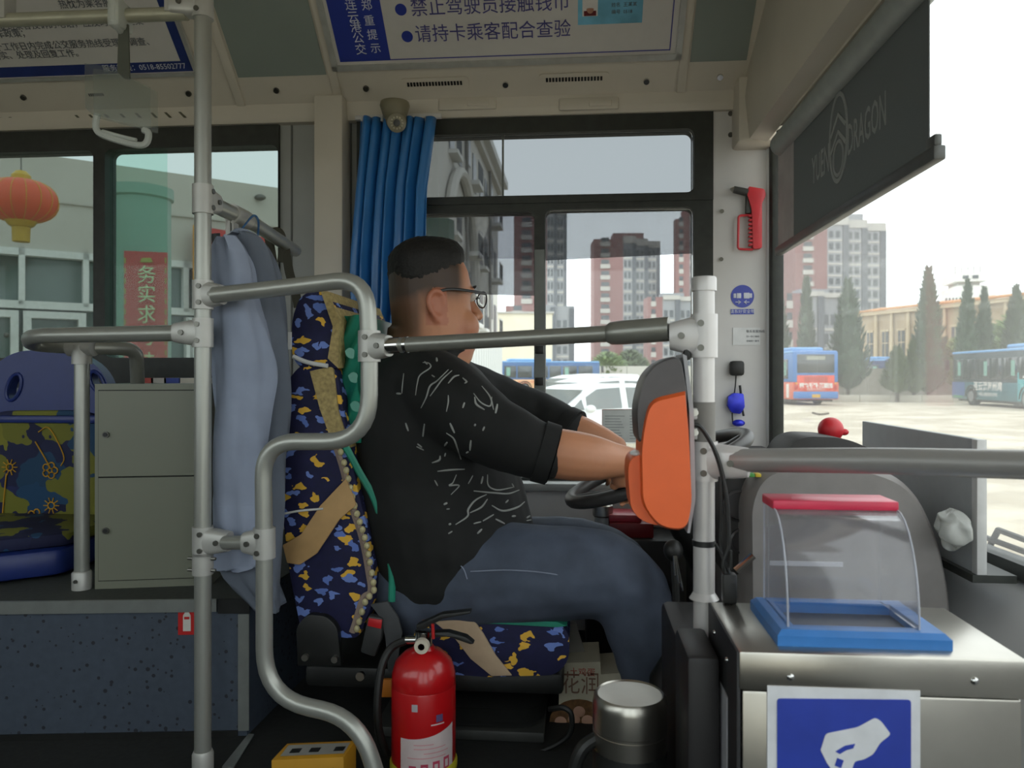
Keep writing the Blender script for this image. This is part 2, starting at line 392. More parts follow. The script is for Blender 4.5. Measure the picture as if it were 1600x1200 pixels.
for k in range(8): B().prism([coveT(p.x - .02 + .006 * k, .043, .001), coveT(p.x - .016 + .006 * k, .043, .001), coveT(p.x - .016 + .006 * k, .052, .001), coveT(p.x - .02 + .006 * k, .052, .001)], cn * .001).build('vent_slot', blackpl, cv)
# slanted louvre slots in the ledge over the passenger window, and two covers over the driver window
slot = mat('slot_dark', '5a5848', .7)
for px in (-4, 12, 118, 140, 165, 190, 215, 240, 262, 285):
    a = Q(px, 180, 2.203); B().prism([a + Vector((-.013, 0, .010)), a + Vector((-.004, 0, .010)), a + Vector((.014, 0, -.008)), a + Vector((.005, 0, -.008))], Vector((0, -.0012, 0))).build('louvre_slot', slot, cv)
for px in (730, 920):
    a = Q(px, 162, 2.2); B().box(a.x - .085, a.x + .085, 2.196, 2.206, a.z - .018, a.z + .018, .005).build('cover_plate', beige, cv)
    B().box(a.x + .0, a.x + .065, 2.193, 2.2, a.z - .010, a.z + .010, .004).build('cover_grip', beige, cv)

# ------------------------------------------------------------------ notices on the cove
whitepaper = mat('notice_white', 'c9c6c2', .5, var=.02)
framealu = mat('aluminium_frame', 'c2c3be', .35, .4)
n1 = thing('notice_board', 'white notice with violet bullet lines and a blue card picture, over the driver window', 'notice', cove(780, 60))
x0, x1 = cove(519, 97).x, cove(1063, 97).x; T0 = .098
def cr(x0, x1, t0, t1, o0, o1): return B().prism([coveT(x0, t0, o0), coveT(x1, t0, o0), coveT(x1, t1, o0), coveT(x0, t1, o0)], cn * (o1 - o0))
cr(x0 + .008, x1 - .008, T0 + .008, .33, .002, .008).build('sheet', whitepaper, n1)
for a, b_, c, d in ((x0, x1, T0, T0 + .016), (x0, x0 + .016, T0, .335), (x1 - .016, x1, T0, .335), (x0, x1, .32, .335)): cr(a, b_, c, d, .001, .014).build('frame_bar', framealu, n1)
bx0, bx1 = x0 + .026, cove(609, 80).x
cr(bx0, bx1, T0 + .025, .315, .008, .0088).build('blue_block', bluesign, n1)
vio = mat('violet_line', '4b4d92', .5)
cr(bx1, x1 - .034, T0 + .025, T0 + .028, .008, .0088).build('border_line', vio, n1)
cr(x1 - .034, x1 - .031, T0 + .025, .315, .008, .0088).build('border_line', vio, n1)
def ctext(s, px, py, size, m, par, ax='LEFT', **k): return text(s, cove(px, py) + cn * .0092, (1, 0, 0), cup, size, m, par, ax=ax, **k)
ctext('请持卡乘客配合查验', 649, 53, .050, purpletxt, n1, bold=0, sx=.94)
ctext('禁止驾驶员接触钱币', 642, 12, .050, purpletxt, n1, bold=0, sx=.94)
for px, py in ((637, 55), (627, 13)):
    c = cove(px, py) + cn * .0082; B().cyl(c, c + cn * .0006, .0155, n=24).build('bullet', bluesign, n1)
wtxt = mat('pale_lettering', 'cdd0dc', .5)
for ch, px, py in zip('连云港公交', (549, 553, 557, 561, 565), (6, 25, 41, 58, 76)): ctext(ch, px, py, .032, wtxt, n1, 'CENTER', bold=0)
for ch, px, py in zip('郑重提示', (574, 578, 583, 588), (7, 31, 53, 74)): ctext(ch, px, py, .030, wtxt, n1, 'CENTER', bold=0)
ca, cb = cove(903, 37), cove(1003, 30)
tt = (ca - Vector((0, CY, CZ0))).dot(cup)
cr(ca.x, cb.x, tt, tt + .12, .008, .0088).build('card_picture', mat('card_blue', '6fb0cc', .5, var=.25, scale=14), n1)
f = cove(922, 8); cr(f.x - .02, f.x + .02, tt + .022, tt + .09, .0089, .0093).build('portrait', mat('portrait_white', 'd8d4d0', .5), n1)
hp = cove(922, 12) + cn * .0095; B().sphere(hp, (.010, .002, .012), 10, 8).build('portrait_head', mat('portrait_skin', 'b07f6a', .6), n1)
cr(f.x - .016, f.x + .016, tt + .023, tt + .036, .0094, .0097).build('portrait_shoulders', mat('portrait_red', '6d2328', .6), n1)
ctext('姓名  王某某', 955, 6, .012, greytxt, n1); ctext('编号  0518', 955, 17, .012, greytxt, n1)

n2 = thing('notice_board', 'white service notice with blue border and a phone number, behind the strap handle', 'notice', cove(150, 60))
x0, x1 = cove(-420, 105).x, cove(303, 103).x
T0 = .112
cr(x0, x1, T0 - .002, .33, .002, .007).build('sheet', whitepaper, n2)
cr(x0, x1 + .012, T0 - .012, T0 - .002, .001, .014).build('frame_bar', framealu, n2)
cr(x1, x1 + .012, T0 - .012, .335, .001, .014).build('frame_bar', framealu, n2)
nvy = mat('navy_print', '22336f', .5)
cr(x0, x1, T0 + .000, T0 + .030, .007, .0078).build('border_band', nvy, n2)
cr(x1 - .03, x1, T0 + .030, .33, .007, .0078).build('border_band', nvy, n2)
for s, px, py, sz in (('服务热线：0518-85502777', 292, 101, .022), ('落实、处理及回复工作。', 132, 81, .025), ('三个工作日内完成公交服务热线受理的调查、', 243, 63, .025), ('公交车政策；', 48, 50, .025), ('接到乘客投诉的电话，应及时登记在案', 225, 31, .025), ('热忱为乘客服务', 190, 2, .025)):
    text(s, cove(px, py) + cn * .0086, (1, 0, 0), cup, sz, wtxt if py > 95 else greytxt, n2, ax='RIGHT', bold=0)
# ------------------------------------------------------------------ handrails of the cab
def collar(par, c, axis, dirn, r=.0185, h=.052, reach=.045, rb=.0185, screws=True, m=None, name='clamp'):
    """cast T clamp: a sleeve round a pole and a tapered socket towards the rail, with hex screws"""
    c = Vector(c); ax = Vector(axis).normalized(); d = Vector(dirn); d = (d - ax * d.dot(ax)).normalized(); sd = ax.cross(d)
    b = B(); b.cyl(c - ax * h / 2, c + ax * h / 2, r, n=20)
    rings = []
    for s, hh, ww in ((0, h * .46, r * .96), (reach * .45, h * .44, r * .9), (reach, rb, rb * .95), (reach * 1.12, rb * .93, rb * .88)):
        rings.append([c + d * s + ax * hh * (abs(math.cos(q)) ** .5 * math.copysign(1, math.cos(q))) + sd * ww * (abs(math.sin(q)) ** .7 * math.copysign(1, math.sin(q))) for q in [2 * math.pi * k / 20 for k in range(20)]])
    b.loft(rings); o = b.build(name, m or alulight, par)
    if screws:
        n = -sd if (sd.dot(FWD) > 0) else sd
        for s, t in ((0.003, h * .28), (.003, -h * .28), (reach * .72, 0)):
            q = c + d * s + ax * t + n * (r * .86 if s < .01 else rb * .85)
            B().cyl(q, q + n * .0045, .0048, n=10).build('screw', screwm, o)
    return o
PR = .0148
# tall pole beside the cab gate
yA = 1.33
pa = thing('handrail_pole', 'tall silver pole with clamps standing between lockers and cab gate', 'pole', (X(317, y=yA), yA, FZ))
xA = X(317, y=yA)
def pz(py): return Q(317, py, yA).z
B().cyl((xA, yA, pz(1180)), (xA, yA, pz(870)), PR).build('pole_tube', alu, pa)
B().cyl((xA, yA, pz(870)), (xA, yA, pz(20)), PR).build('pole_tube', alu, pa)
B().lathe([(.0185, 0), (.0185, .04), (.016, .046)], (xA, yA, FZ)).build('base_socket', alulight, pa)
b = B().cyl((xA, yA, pz(897)), (xA, yA, pz(863)), .0185); b.build('sleeve', alulight, pa)
for sx in (-1, 1):
    for py in (872, 890): B().cyl((xA + sx * .017, yA - .004, pz(py)), (xA + sx * .026, yA - .004, pz(py)), .003, n=8).build('bolt', screwm, pa)
collar(pa, (xA, yA, pz(845)), UP, (1, 0, 0))
collar(pa, (xA, yA, pz(520)), UP, (-1, -.05, 0))
collar(pa, (xA, yA, pz(461)), UP, (1, -.1, 0), reach=.035)
hk = Q(465, 395, 1.72)   # the upper arm runs back to the post
collar(pa, (xA, yA, pz(312)), UP, hk - Vector((xA, yA, pz(312))), reach=.035)
# overhead rail joint
collar(pa, (xA, yA, pz(8)), UP, (-1, 0, 0), reach=.05, rb=.019, h=.05)
# sloping side arm with a hanging strap plate
arm0 = Vector((xA, yA, pz(312))); a1 = Q(345, 325, 1.40); a2 = Q(400, 352, 1.58); a3 = Q(462, 392, 1.86)
am = thing('support_arm', 'silver tube running back from the tall pole above the hanging jacket', 'rail', a1)
B().tube([arm0 + (a1 - arm0) * .3, a1, a2, a3], PR).build('arm_tube', alu, am)
B().tube([a1 + (a2 - a1) * .28, a2 - (a2 - a1) * .3], .019).build('sleeve', alulight, am)
q = Q(360, 345, 1.46); B().box(q.x - .005, q.x + .005, q.y - .012, q.y + .012, q.z - .075, q.z, .002).build('strap_plate', alulight, am)
q = Q(366, 345, 1.46); B().box(q.x, q.x + .004, q.y - .012, q.y + .012, q.z - .075, q.z, .001).build('strap_plate', alulight, am)

# overhead horizontal rail
zr = pz(20)
orr = thing('overhead_rail', 'horizontal ceiling grab rail carrying the strap handle', 'rail', (xA - .4, yA, zr))
B().cyl((-3.2, yA, Q(0, 34, yA).z + .012), (xA - .03, yA, zr), .0122).build('rail_tube', mat('cream_rail', 'a3a18e', .4, .3), orr)
for px in (60, 88): 
    B().box(X(px * 10 - 600, y=yA) - .02, X(px * 10 - 600, y=yA) + .02, yA - .015, yA + .015, zr, 2.64).build('hanger', alulight, orr)
B().cyl((xA, yA, zr), (xA, yA, 2.64), .014).build('hanger', alulight, orr)

# cab gate: one bent tube
yG = 1.27
def G(px, py, y=yG): return Q(px, py, y)
gt = thing('cab_gate', 'bent silver tube gate closing off the driver cab', 'gate', G(413, 1195))
pts = [G(335, 461, 1.315), G(420, 452, 1.29), G(572, 434, 1.262), G(577, 540, 1.26), G(577, 690, 1.26), G(411, 690, 1.275), G(413, 880, 1.275), G(413, 1090, 1.275), G(560, 1122, 1.25), G(600, 1250, 1.24)]
rd = [0, .0, .075, 0, .078, .062, 0, .085, .08, 0]
pp = fillet(pts, rd, 8); pp[-1].z = max(pp[-1].z, FZ + .005)
B().tube(pp, PR - .0003, 16).build('gate_tube', alu, gt)
e = pp[-1]; B().cyl((e.x, e.y, FZ), (e.x, e.y, FZ + .02), .02).build('foot_socket', alulight, gt)
B().tube([G(352, 848, 1.315), G(392, 848, 1.285)], .0125).build('link_tube', alu, gt)
collar(gt, G(413, 848, 1.275), UP, (-1, .15, 0), reach=.032)
collar(gt, G(577, 541, 1.26), UP, (1, -.3, .08), r=.0188, h=.052, reach=.034, rb=.0185)
# telescopic rod to the front pole
yB = 1.119
rod = thing('barrier_rod', 'telescopic dark grey rod crossing in front of the driver', 'rod', G(800, 535, 1.2))
ra, rb_, rc = G(612, 540, 1.245), G(955, 521, 1.155), G(1046, 514, 1.13)
darkrod = mat('grey_rod', '8b8b84', .32, .55, var=.04)
B().tube([ra, rb_], .0125, 18).build('inner_rod', darkrod, rod)
B().tube([rb_ - (rc - rb_).normalized() * .006, rb_, rb_ + (rc - rb_) * .12, rb_ + (rc - rb_) * .2, rc], [.0135, .017, .0176, .018, .018], 18).build('outer_sleeve', darkrod, rod)
d = (rb_ - ra).normalized()
B().tube([ra - d * .012, ra - d * .010, ra + d * .014, ra + d * .016], [.010, .0135, .0135, .0128], 18).build('chrome_ring', chrome, rod)
B().tube([ra + d * .024, ra + d * .03], .0133, 18).build('chrome_ring', chrome, rod)

# front pole
xB = X(1100, y=yB)
def bz(py): return Q(1100, py, yB).z
pb = thing('handrail_pole', 'pale grey pole carrying the orange card reader', 'pole', (xB, yB, FZ))
polelight = mat('pale_rail', 'c4c1bf', .35, .25, var=.03)
B().cyl((xB, yB, FZ + .0), (xB, yB, bz(640)), .0152).build('pole_tube', polelight, pb)
B().cyl((xB, yB, bz(640)), (xB, yB, bz(440)), .0150).build('pole_tube', polelight, pb)
B().lathe([(.0176, bz(455)), (.0176, bz(436)), (.0165, bz(433)), (.006, bz(432))], (xB, yB, 0)).build('end_cap', polelight, pb)
B().cyl((xB, yB, bz(700)), (xB, yB, bz(628)), .0162).build('grey_band', mat('grey_band_tone', '77746f', .6), pb)  # slightly wider, darker grey band around the pole
collar(pb, (xB, yB, bz(525)), UP, rc - Vector((xB, yB, bz(525))), r=.0192, h=.062, reach=.042, rb=.021, m=polelight)
collar(pb, (xB, yB, bz(720)), UP, (1, -.35, 0), r=.0195, h=.056, reach=.055, rb=.0215, m=polelight)
B().lathe([(.0165, bz(848) - .004), (.0165, bz(848) + .004)], (xB, yB, 0)).build('cable_tie', blackpl, pb)
B().lathe([(.0152, bz(925)), (.021, bz(935))], (xB, yB, 0)).build('base_flare', polelight, pb)
# waist rail by the fare box
wr_ = thing('waist_rail', 'thick pale grey rail running from the front pole past the fare box', 'rail', Q(1300, 720, 1.0))
w0, w1_, w2_ = Q(1148, 719, 1.10), Q(1600, 726, .872), Q(2100, 735, .70)
B().tube(catmull([w0, Q(1370, 720, .98), w1_, w2_], 5), .0162, 18).build('rail_tube', mat('dull_rail', '9a9895', .4, .35, var=.03), wr_)

# bar loop behind the lockers and its post
yP = 1.53
lp = thing('locker_rail', 'silver rail loop with a post standing beside the grey lockers', 'rail', Q(128, 925, yP))
xP = X(128, y=yP)
zl = pz(520)
lo = [Vector((xA - .05, yA + .004, zl)), Vector((X(150, y=1.37), 1.37, zl)), Vector((X(45, y=1.40), 1.40, zl)), Vector((X(48, y=1.52), 1.52, zl - .012)), Vector((xP, yP, zl - .018)), Vector((X(175, y=1.56), 1.56, zl - .018)), Vector((X(213, y=1.60), 1.60, zl - .02)), Vector((X(215, y=1.64), 1.64, Q(147, 600, 1.525).z + .001))]
B().tube(fillet(lo, [0, .02, .055, .05, .02, .03, .06, 0], 7), PR, 16).build('loop_tube', alu, lp)
zt = zl - .018
B().cyl((xP, yP, Q(128, 920, yP).z), (xP, yP, zt), PR).build('post_tube', alu, lp)
o = B(); o.cyl((xP, yP, zt - .035), (xP, yP, zt + .005), .0195); o.cyl((xP - .028, yP, zt), (xP + .028, yP, zt), .0185); o.build('tee_joint', alulight, lp)
PZ = 1.1525
o = B().lathe([(.0195, PZ), (.0195, PZ + .034), (.017, PZ + .038)], (xP, yP, 0)).build('base_socket', alulight, lp)
B().cyl((xP, yP - .02, PZ + .02), (xP, yP - .023, PZ + .02), .004, n=10).build('screw', screwm, o)

# strap handle
st = thing('strap_handle', 'strap handle with a clear advert sleeve hanging from the ceiling rail', 'strap handle', Q(190, 170, yA - .01))
yS = yA - .005
clp = mat('clear_plastic', 'cfd3cd', .3, alpha=.45)
a = Q(188, 22, yS); o = B(); o.tube([a + Vector((0, -.022, .012)), a + Vector((0, -.02, -.02)), a + Vector((0, .0, -.03)), a + Vector((0, .022, -.018)), a + Vector((0, .022, .012)), a + Vector((0, 0, .022)), a + Vector((0, -.022, .012))], .007, 8)
o.box(a.x - .012, a.x + .012, yS - .024, yS + .024, a.z - .03, a.z + .02, .006); o.build('clamp', clp, st)
B().prism([Q(185, 38, yS), Q(200, 38, yS), Q(202, 123, yS), Q(193, 122, yS), Q(183, 112, yS)], Vector((0, .004, 0))).build('strap', mat('dark_strap', '4a4c42', .7, bump=.2), st)
slv = glass('sleeve_plastic', (.92, .94, .92), .06, .15, dust_haze=.12)
tl, tr_, br, bl = Q(139, 103, yS - .012), Q(240, 140, yS + .02), Q(241, 205, yS + .02), Q(140, 172, yS - .012)
tm, bm_ = Q(175, 108, yS - .012), Q(150, 182, yS - .012)
for k, off in ((0, -.012), (1, .012)):
    ov = Vector((0, off, 0)); B().prism([tl + ov, tm + ov, tr_ + ov, br + ov, bm_ + ov, bl + ov], Vector((0, .0015, 0))).build('clear_sleeve', slv, st)
gm = mat('handle_white', 'b9bdb6', .35, alpha=.8)
h = [Q(152, 178, yS), Q(150, 200, yS), Q(163, 212, yS), Q(210, 226, yS), Q(228, 224, yS), Q(232, 208, yS), Q(224, 203, yS)]
B().tube(catmull(h, 4), .006, 8).build('grip', gm, st)
B().tube(catmull([Q(160, 205, yS), Q(185, 212, yS), Q(213, 219, yS)], 4), .0035, 8).build('grip_ribs', gm, st)
# ------------------------------------------------------------------ platform with speckled riser, lockers, passenger seat
def speckle():
    m = mat('speckled_blue_vinyl', '3d4653', .6, var=.1, scale=60); n, l, b = nodes_of(m)
    tc = n.new('ShaderNodeTexCoord'); v = n.new('ShaderNodeTexVoronoi'); v.inputs['Scale'].default_value = 85
    l.new(tc.outputs['Object'], v.inputs['Vector'])
    lt = n.new('ShaderNodeMath'); lt.operation = 'LESS_THAN'
    sep = n.new('ShaderNodeSeparateColor'); l.new(v.outputs['Color'], sep.inputs['Color'])
    mu = n.new('ShaderNodeMath'); mu.operation = 'MULTIPLY_ADD'; mu.inputs[1].default_value = .62; mu.inputs[2].default_value = -.25
    l.new(sep.outputs['Red'], mu.inputs[0]); l.new(v.outputs['Distance'], lt.inputs[0]); l.new(mu.outputs[0], lt.inputs[1])
    src = b.inputs['Base Color'].links[0].from_socket
    cr_ = n.new('ShaderNodeMix'); cr_.data_type = 'RGBA'
    cr_.inputs['B'].default_value = (.012, .014, .022, 1); l.new(lt.outputs[0], cr_.inputs['Factor']); l.new(src, cr_.inputs['A']); l.new(cr_.outputs['Result'], b.inputs['Base Color'])
    return m
spk = speckle()
pf = thing('wheel_platform', 'raised platform with a blue speckled riser and silver edge strips', 'platform', Q(200, 1170, 1.45))
cL, cR = Vector((Q(-420, 945, 1.36).x, 1.36, 0)), Vector((Q(386, 936, 1.485).x, 1.485, 0))
def zc(v, z): return Vector((v.x, v.y, z))
bL, bR = Vector((cL.x, 2.17, 0)), Vector((cR.x + .02, 2.17, 0))
B().prism([zc(cL, FZ), zc(cR, FZ), zc(bR, FZ), zc(bL, FZ)], Vector((0, 0, PZ - FZ - .004))).build('riser_block', spk, pf)
B().prism([zc(cL, PZ - .004), zc(cR, PZ - .004), zc(bR, PZ - .004), zc(bL, PZ - .004)], Vector((0, 0, .004))).build('platform_top', mat('platform_vinyl', '3c3f3c', .7, var=.15, scale=90), pf)
u = (cR - cL).normalized(); nn = Vector((u.y, -u.x, 0))
def on(px, z, o=0):
    r = ray(px, 587); t = ((cL - CAM).dot(nn)) / r.dot(nn); q = CAM + r * t; return Vector((q.x, q.y, z)) + nn * o
edge = mat('aluminium_strip', '8f928f', .4, .6)
B().prism([on(-300, PZ - .022, .001), on(340, PZ - .022, .001), on(340, PZ + .003, .001), on(-300, PZ + .003, .001)], nn * .006).build('edge_strip', edge, pf)
B().prism([on(342, PZ - .026, .001), on(391, PZ - .026, .001), on(391, PZ + .003, .001), on(342, PZ + .003, .001)], nn * .005).build('black_edge', blackpl, pf)
B().prism([on(373, FZ + .012, .001), on(390, FZ + .012, .001), on(390, PZ - .028, .001), on(373, PZ - .028, .001)], nn * .004).build('corner_strip', edge, pf)
B().prism([on(-300, FZ, .001), on(372, FZ, .001), on(372, FZ + .012, .001), on(-300, FZ + .012, .001)], nn * .003).build('toe_strip', blackpl, pf)
a, b2 = on(388, FZ + .001), QZ(347, 1200, FZ + .001)
fs = B().prism([a, b2, b2 + Vector((.022, 0, 0)), a + Vector((.012, 0, 0))], Vector((0, 0, .003))).build('floor_strip', edge); struct(tag(fs, kind='structure'), 'silver strip along the floor at the end of the platform'); fs.name = 'trim_5'
sgn = thing('extinguisher_sign', 'small red sign with a white fire extinguisher symbol on the blue riser', 'sign', on(293, 1.08))
red = mat('sign_red', 'b3201e', .45, var=.03)
def rz_(py): return PZ - .002 - (py - 945) / 1200 * 1.5
B().prism([on(279, rz_(998), .001), on(306, rz_(998), .001), on(306, rz_(951), .001), on(279, rz_(951), .001)], nn * .0015).build('sign_plate', red, sgn)
pw = mat('symbol_white', 'c9c6bd', .5)
B().prism([on(287, rz_(992), .003), on(299, rz_(992), .003), on(299, rz_(967), .003), on(296, rz_(962), .003), on(290, rz_(962), .003), on(287, rz_(967), .003)], nn * .0006).build('cylinder_symbol', pw, sgn)
B().prism([on(286, rz_(962), .003), on(289, rz_(957), .003), on(296, rz_(955), .003), on(298, rz_(960), .003), on(292, rz_(961), .003)], nn * .0006).build('valve_symbol', pw, sgn)
B().prism([on(289, rz_(973), .0036), on(297, rz_(973), .0036), on(297, rz_(969), .0036), on(289, rz_(969), .0036)], nn * .0006).build('band_symbol', red, sgn)

# lockers
lk_m = mat('locker_grey', '767869', .45, var=.03, scale=5)
f0, f1 = Q(147, 925, 1.525), Q(330, 925, 1.577); f0.z = f1.z = PZ
lu = (f1 - f0).normalized(); ln = Vector((lu.y, -lu.x, 0)); ang = math.atan2(lu.y, lu.x)
lkr = thing('locker_unit', 'grey metal two-door locker standing on the platform', 'locker', f0)
zt = Q(147, 600, 1.525).z
wid = (f1 - f0).length
def L(u_, d, z): return f0 + lu * u_ - ln * d + Vector((0, 0, z - PZ))
def lbox(u0, u1, d0, d1, z0, z1): return B().prism([L(u0, d0, z0), L(u1, d0, z0), L(u1, d1, z0), L(u0, d1, z0)], Vector((0, 0, z1 - z0)))
lbox(0, wid, .004, .34, PZ, zt).build('cabinet_body', lk_m, lkr)
hgt = zt - PZ
def ly(py): return PZ + (925 - py) / 325 * hgt
for z0, z1, zk in ((ly(911), ly(749), ly(832)), (ly(746.5), ly(611), ly(680))):
    lbox(.0072, wid - .0072, .0025, .0045, z0 - .0022, z1 + .0022).build('door_gap', mat('gap_dark', '23241f', .7), lkr)
    dr = lbox(.009, wid - .009, -.001, .01, z0, z1).build('locker_door', lk_m, lkr)
    c = L(.024, -.001, zk); B().cyl(c, c + ln * .005, .0068, n=16).build('lock_ring', screwm, dr); B().cyl(c + ln * .005, c + ln * .0062, .0045, n=12).build('lock_core', blackpl, dr)
for k, (px, cc) in enumerate(((235, 'c2524a'), (255, 'c9c4bf'), (275, '3c4f9e'), (300, 'cfc9bd'))):
    q = Q(px, 598, 1.72); bk = B().box(q.x - .018, q.x + .018, 1.70, 1.80, zt, zt + .012).build('card_box', mat('card_%d' % k, cc, .6))
    tag(bk, ['small red box lying on top of the lockers', 'small off-white box between red and blue ones on the lockers', 'small blue box lying on top of the lockers', 'small cream box nearest the pole on top of the lockers'][k], 'box')

# passenger seat
def pattern(name, base, cols, scale, thr=.42, stretch=(1, 1, 1), seed=0, warp=.15):
    m = mat(name, base, .8, var=.2, scale=60, bump=.1); n, l, b = nodes_of(m)
    tc = n.new('ShaderNodeTexCoord'); mp = n.new('ShaderNodeMapping'); mp.inputs['Scale'].default_value = stretch; mp.inputs['Location'].default_value = (seed, seed * .7, seed * .3)
    l.new(tc.outputs['Object'], mp.inputs['Vector'])
    nz = n.new('ShaderNodeTexNoise'); nz.inputs['Scale'].default_value = scale * 1.2; l.new(mp.outputs[0], nz.inputs['Vector'])
    ad = n.new('ShaderNodeMix'); ad.data_type = 'RGBA'; ad.blend_type = 'LINEAR_LIGHT'; ad.inputs['Factor'].default_value = warp * .1
    l.new(mp.outputs[0], ad.inputs['A']); l.new(nz.outputs['Color'], ad.inputs['B'])
    sx = n.new('ShaderNodeSeparateXYZ'); l.new(ad.outputs['Result'], sx.inputs[0])
    fl2 = n.new('ShaderNodeMath'); fl2.operation = 'MULTIPLY_ADD'; fl2.inputs[1].default_value = .8; l.new(sx.outputs['Y'], fl2.inputs[0]); l.new(sx.outputs['X'], fl2.inputs[2])
    cx = n.new('ShaderNodeCombineXYZ'); l.new(fl2.outputs[0], cx.inputs['X']); l.new(sx.outputs['Z'], cx.inputs['Y'])
    v = n.new('ShaderNodeTexVoronoi'); v.voronoi_dimensions = '2D'; v.distance = 'MINKOWSKI'; v.inputs['Exponent'].default_value = 1.2; v.inputs['Scale'].default_value = scale; v.inputs['Randomness'].default_value = .85; l.new(cx.outputs[0], v.inputs['Vector'])
    sep = n.new('ShaderNodeSeparateColor'); l.new(v.outputs['Color'], sep.inputs['Color'])
    rp = n.new('ShaderNodeValToRGB'); rp.color_ramp.interpolation = 'CONSTANT'
    e = rp.color_ramp.elements; k = len(cols)
    while len(e) < k: e.new(.5)
    for i, c in enumerate(cols): e[i].position = i / k; e[i].color = (*lin(c), 1)
    l.new(sep.outputs['Green'], rp.inputs['Fac'])
    ml = n.new('ShaderNodeMath'); ml.operation = 'MULTIPLY_ADD'; ml.inputs[1].default_value = .25; ml.inputs[2].default_value = thr - .12; l.new(sep.outputs['Blue'], ml.inputs[0])
    lt = n.new('ShaderNodeMath'); lt.operation = 'LESS_THAN'; l.new(v.outputs['Distance'], lt.inputs[0]); l.new(ml.outputs[0], lt.inputs[1])
    mx = n.new('ShaderNodeMix'); mx.data_type = 'RGBA'; l.new(lt.outputs[0], mx.inputs['Factor'])
    l.new(b.inputs['Base Color'].links[0].from_socket, mx.inputs['A']); l.new(rp.outputs['Color'], mx.inputs['B']); l.new(mx.outputs['Result'], b.inputs['Base Color'])
    return m
seatpat = pattern('seat_print', '12143c', ['d8a93a', '12143c', '6a82c4', 'e0b040', '12143c', '5b74b8', '6a82c4', 'd5a838'], 31, .35, (1, 1, 1.45), 3, .22)
paxpat = pattern('passenger_print', '1c2450', ['6f7026', '183c5a', '161c40', '787628', '1a4264', '12163a', '6a6a24', '161c40'], 13, 1.0, (1, 1, 1), 5, .5)
bluepl = mat('navy_seat_plastic', '1f2f6d', .4, var=.05)
ps = thing('passenger_seat', 'blue plastic passenger seat with yellow and navy flower print cushions', 'seat', Q(60, 930, 1.75))
yb = 1.86
# shell of the backrest, a rounded plate with two grip holes
def bk(px, py, y=yb): return Q(px, py, y)
L_, R_ = -55, 182
def seatback(o, hole=True):
    out = fillet([bk(L_, 868), bk(L_ - 4, 700), bk(-22, 580), bk(20, 550), bk(60, 546), bk(112, 548), bk(160, 575), bk(R_, 640), bk(R_, 868)], [0, .08, .06, .05, .1, .05, .08, .08, 0], 5)
    return out
shell = seatback(0)
def hole(c, rx, rz, tilt): return [c + Vector((math.cos(q) * rx * math.cos(tilt) - math.sin(q) * rz * math.sin(tilt), 0, math.cos(q) * rx * math.sin(tilt) + math.sin(q) * rz * math.cos(tilt))) for q in [2 * math.pi * k / 16 for k in range(16)]]
holes = [hole(bk(22, 605), .018, .036, -.35), hole(bk(152, 597), .016, .03, .5)]
bmx = bmesh.new(); edges = []
for loop in [shell] + holes:
    vs = [bmx.verts.new(p) for p in loop]; edges += [bmx.edges.new((vs[i], vs[(i + 1) % len(vs)])) for i in range(len(vs))]
bmesh.ops.triangle_fill(bmx, edges=edges, use_beauty=True)
r = bmesh.ops.extrude_face_region(bmx, geom=bmx.faces[:]); bmesh.ops.translate(bmx, verts=[e for e in r['geom'] if isinstance(e, bmesh.types.BMVert)], vec=(0, .035, 0))
bb = B(); bb.bm.free(); bb.bm = bmx; bb.build('backrest_shell', bluepl, ps, ang=50)
for h_ in holes:
    B().tube(h_ + [h_[0]], .005, 8, cap=False).build('grip_rim', bluepl, ps)
cush = fillet([bk(-46, 850, yb - .02), bk(-46, 660, yb - .02), bk(0, 642, yb - .02), bk(120, 641, yb - .02), bk(168, 655, yb - .02), bk(172, 850, yb - .02), bk(-46, 850, yb - .02)], .03, 4)[:-1]
B().prism(cush, Vector((0, .03, 0)), .008).build('back_cushion', paxpat, ps)
B().box(bk(-46, 600).x, bk(172, 600).x, yb - .03, yb + .0, bk(0, 660).z, bk(0, 648).z, .006).build('shell_lip', bluepl, ps)
# seat pan: front edge swings away to the right
z0 = 1.25
pan = [Q(-60, 862, 1.50), Q(105, 848, 1.62), Q(180, 835, 1.8), Q(180, 828, 1.86), Q(-60, 835, 1.86)]
for p_ in pan: p_.z = z0 - .03
B().prism(pan, Vector((0, 0, .03)), .01).build('seat_cushion', paxpat, ps)
pan2 = [Vector((p_.x, p_.y - .015, z0 - .092)) for p_ in pan]
B().prism(pan2, Vector((0, 0, .061)), .015).build('seat_pan', bluepl, ps)
B().box(Q(20, 900, 1.8).x, Q(100, 900, 1.8).x, 1.70, 1.84, PZ, z0 - .09, .01).build('pedestal', blackpl, ps)
# embroidered flower outlines on the cushion
gold = mat('gold_thread', 'b98a1e', .7)
def ring_(c, r, par, n=10):
    B().tube([c + Vector((math.cos(q) * r, 0, math.sin(q) * r)) for q in [2 * math.pi * k / n for k in range(n + 1)]], .0018, 6, cap=False).build('flower_petal', gold, par)
for px, py in ((78, 735), (55, 808)):
    for k in range(5): ring_(bk(px, py, yb - .022) + Vector((math.cos(k * 1.257) * .013, 0, math.sin(k * 1.257) * .013)), .008, ps)
for px, py in ((80, 790), (15, 730)):
    c = bk(px, py, yb - .022); ring_(c, .009, ps)
    for k in range(10):
        q = k * .628; dv = Vector((math.cos(q), 0, math.sin(q))); B().tube([c + dv * .011, c + dv * .021], .0014, 6).build('sun_ray', gold, ps)
B().tube(catmull([bk(55, 690, yb - .022), bk(68, 712, yb - .022), bk(78, 730, yb - .022)], 4), .0018, 6).build('flower_stem', gold, ps)
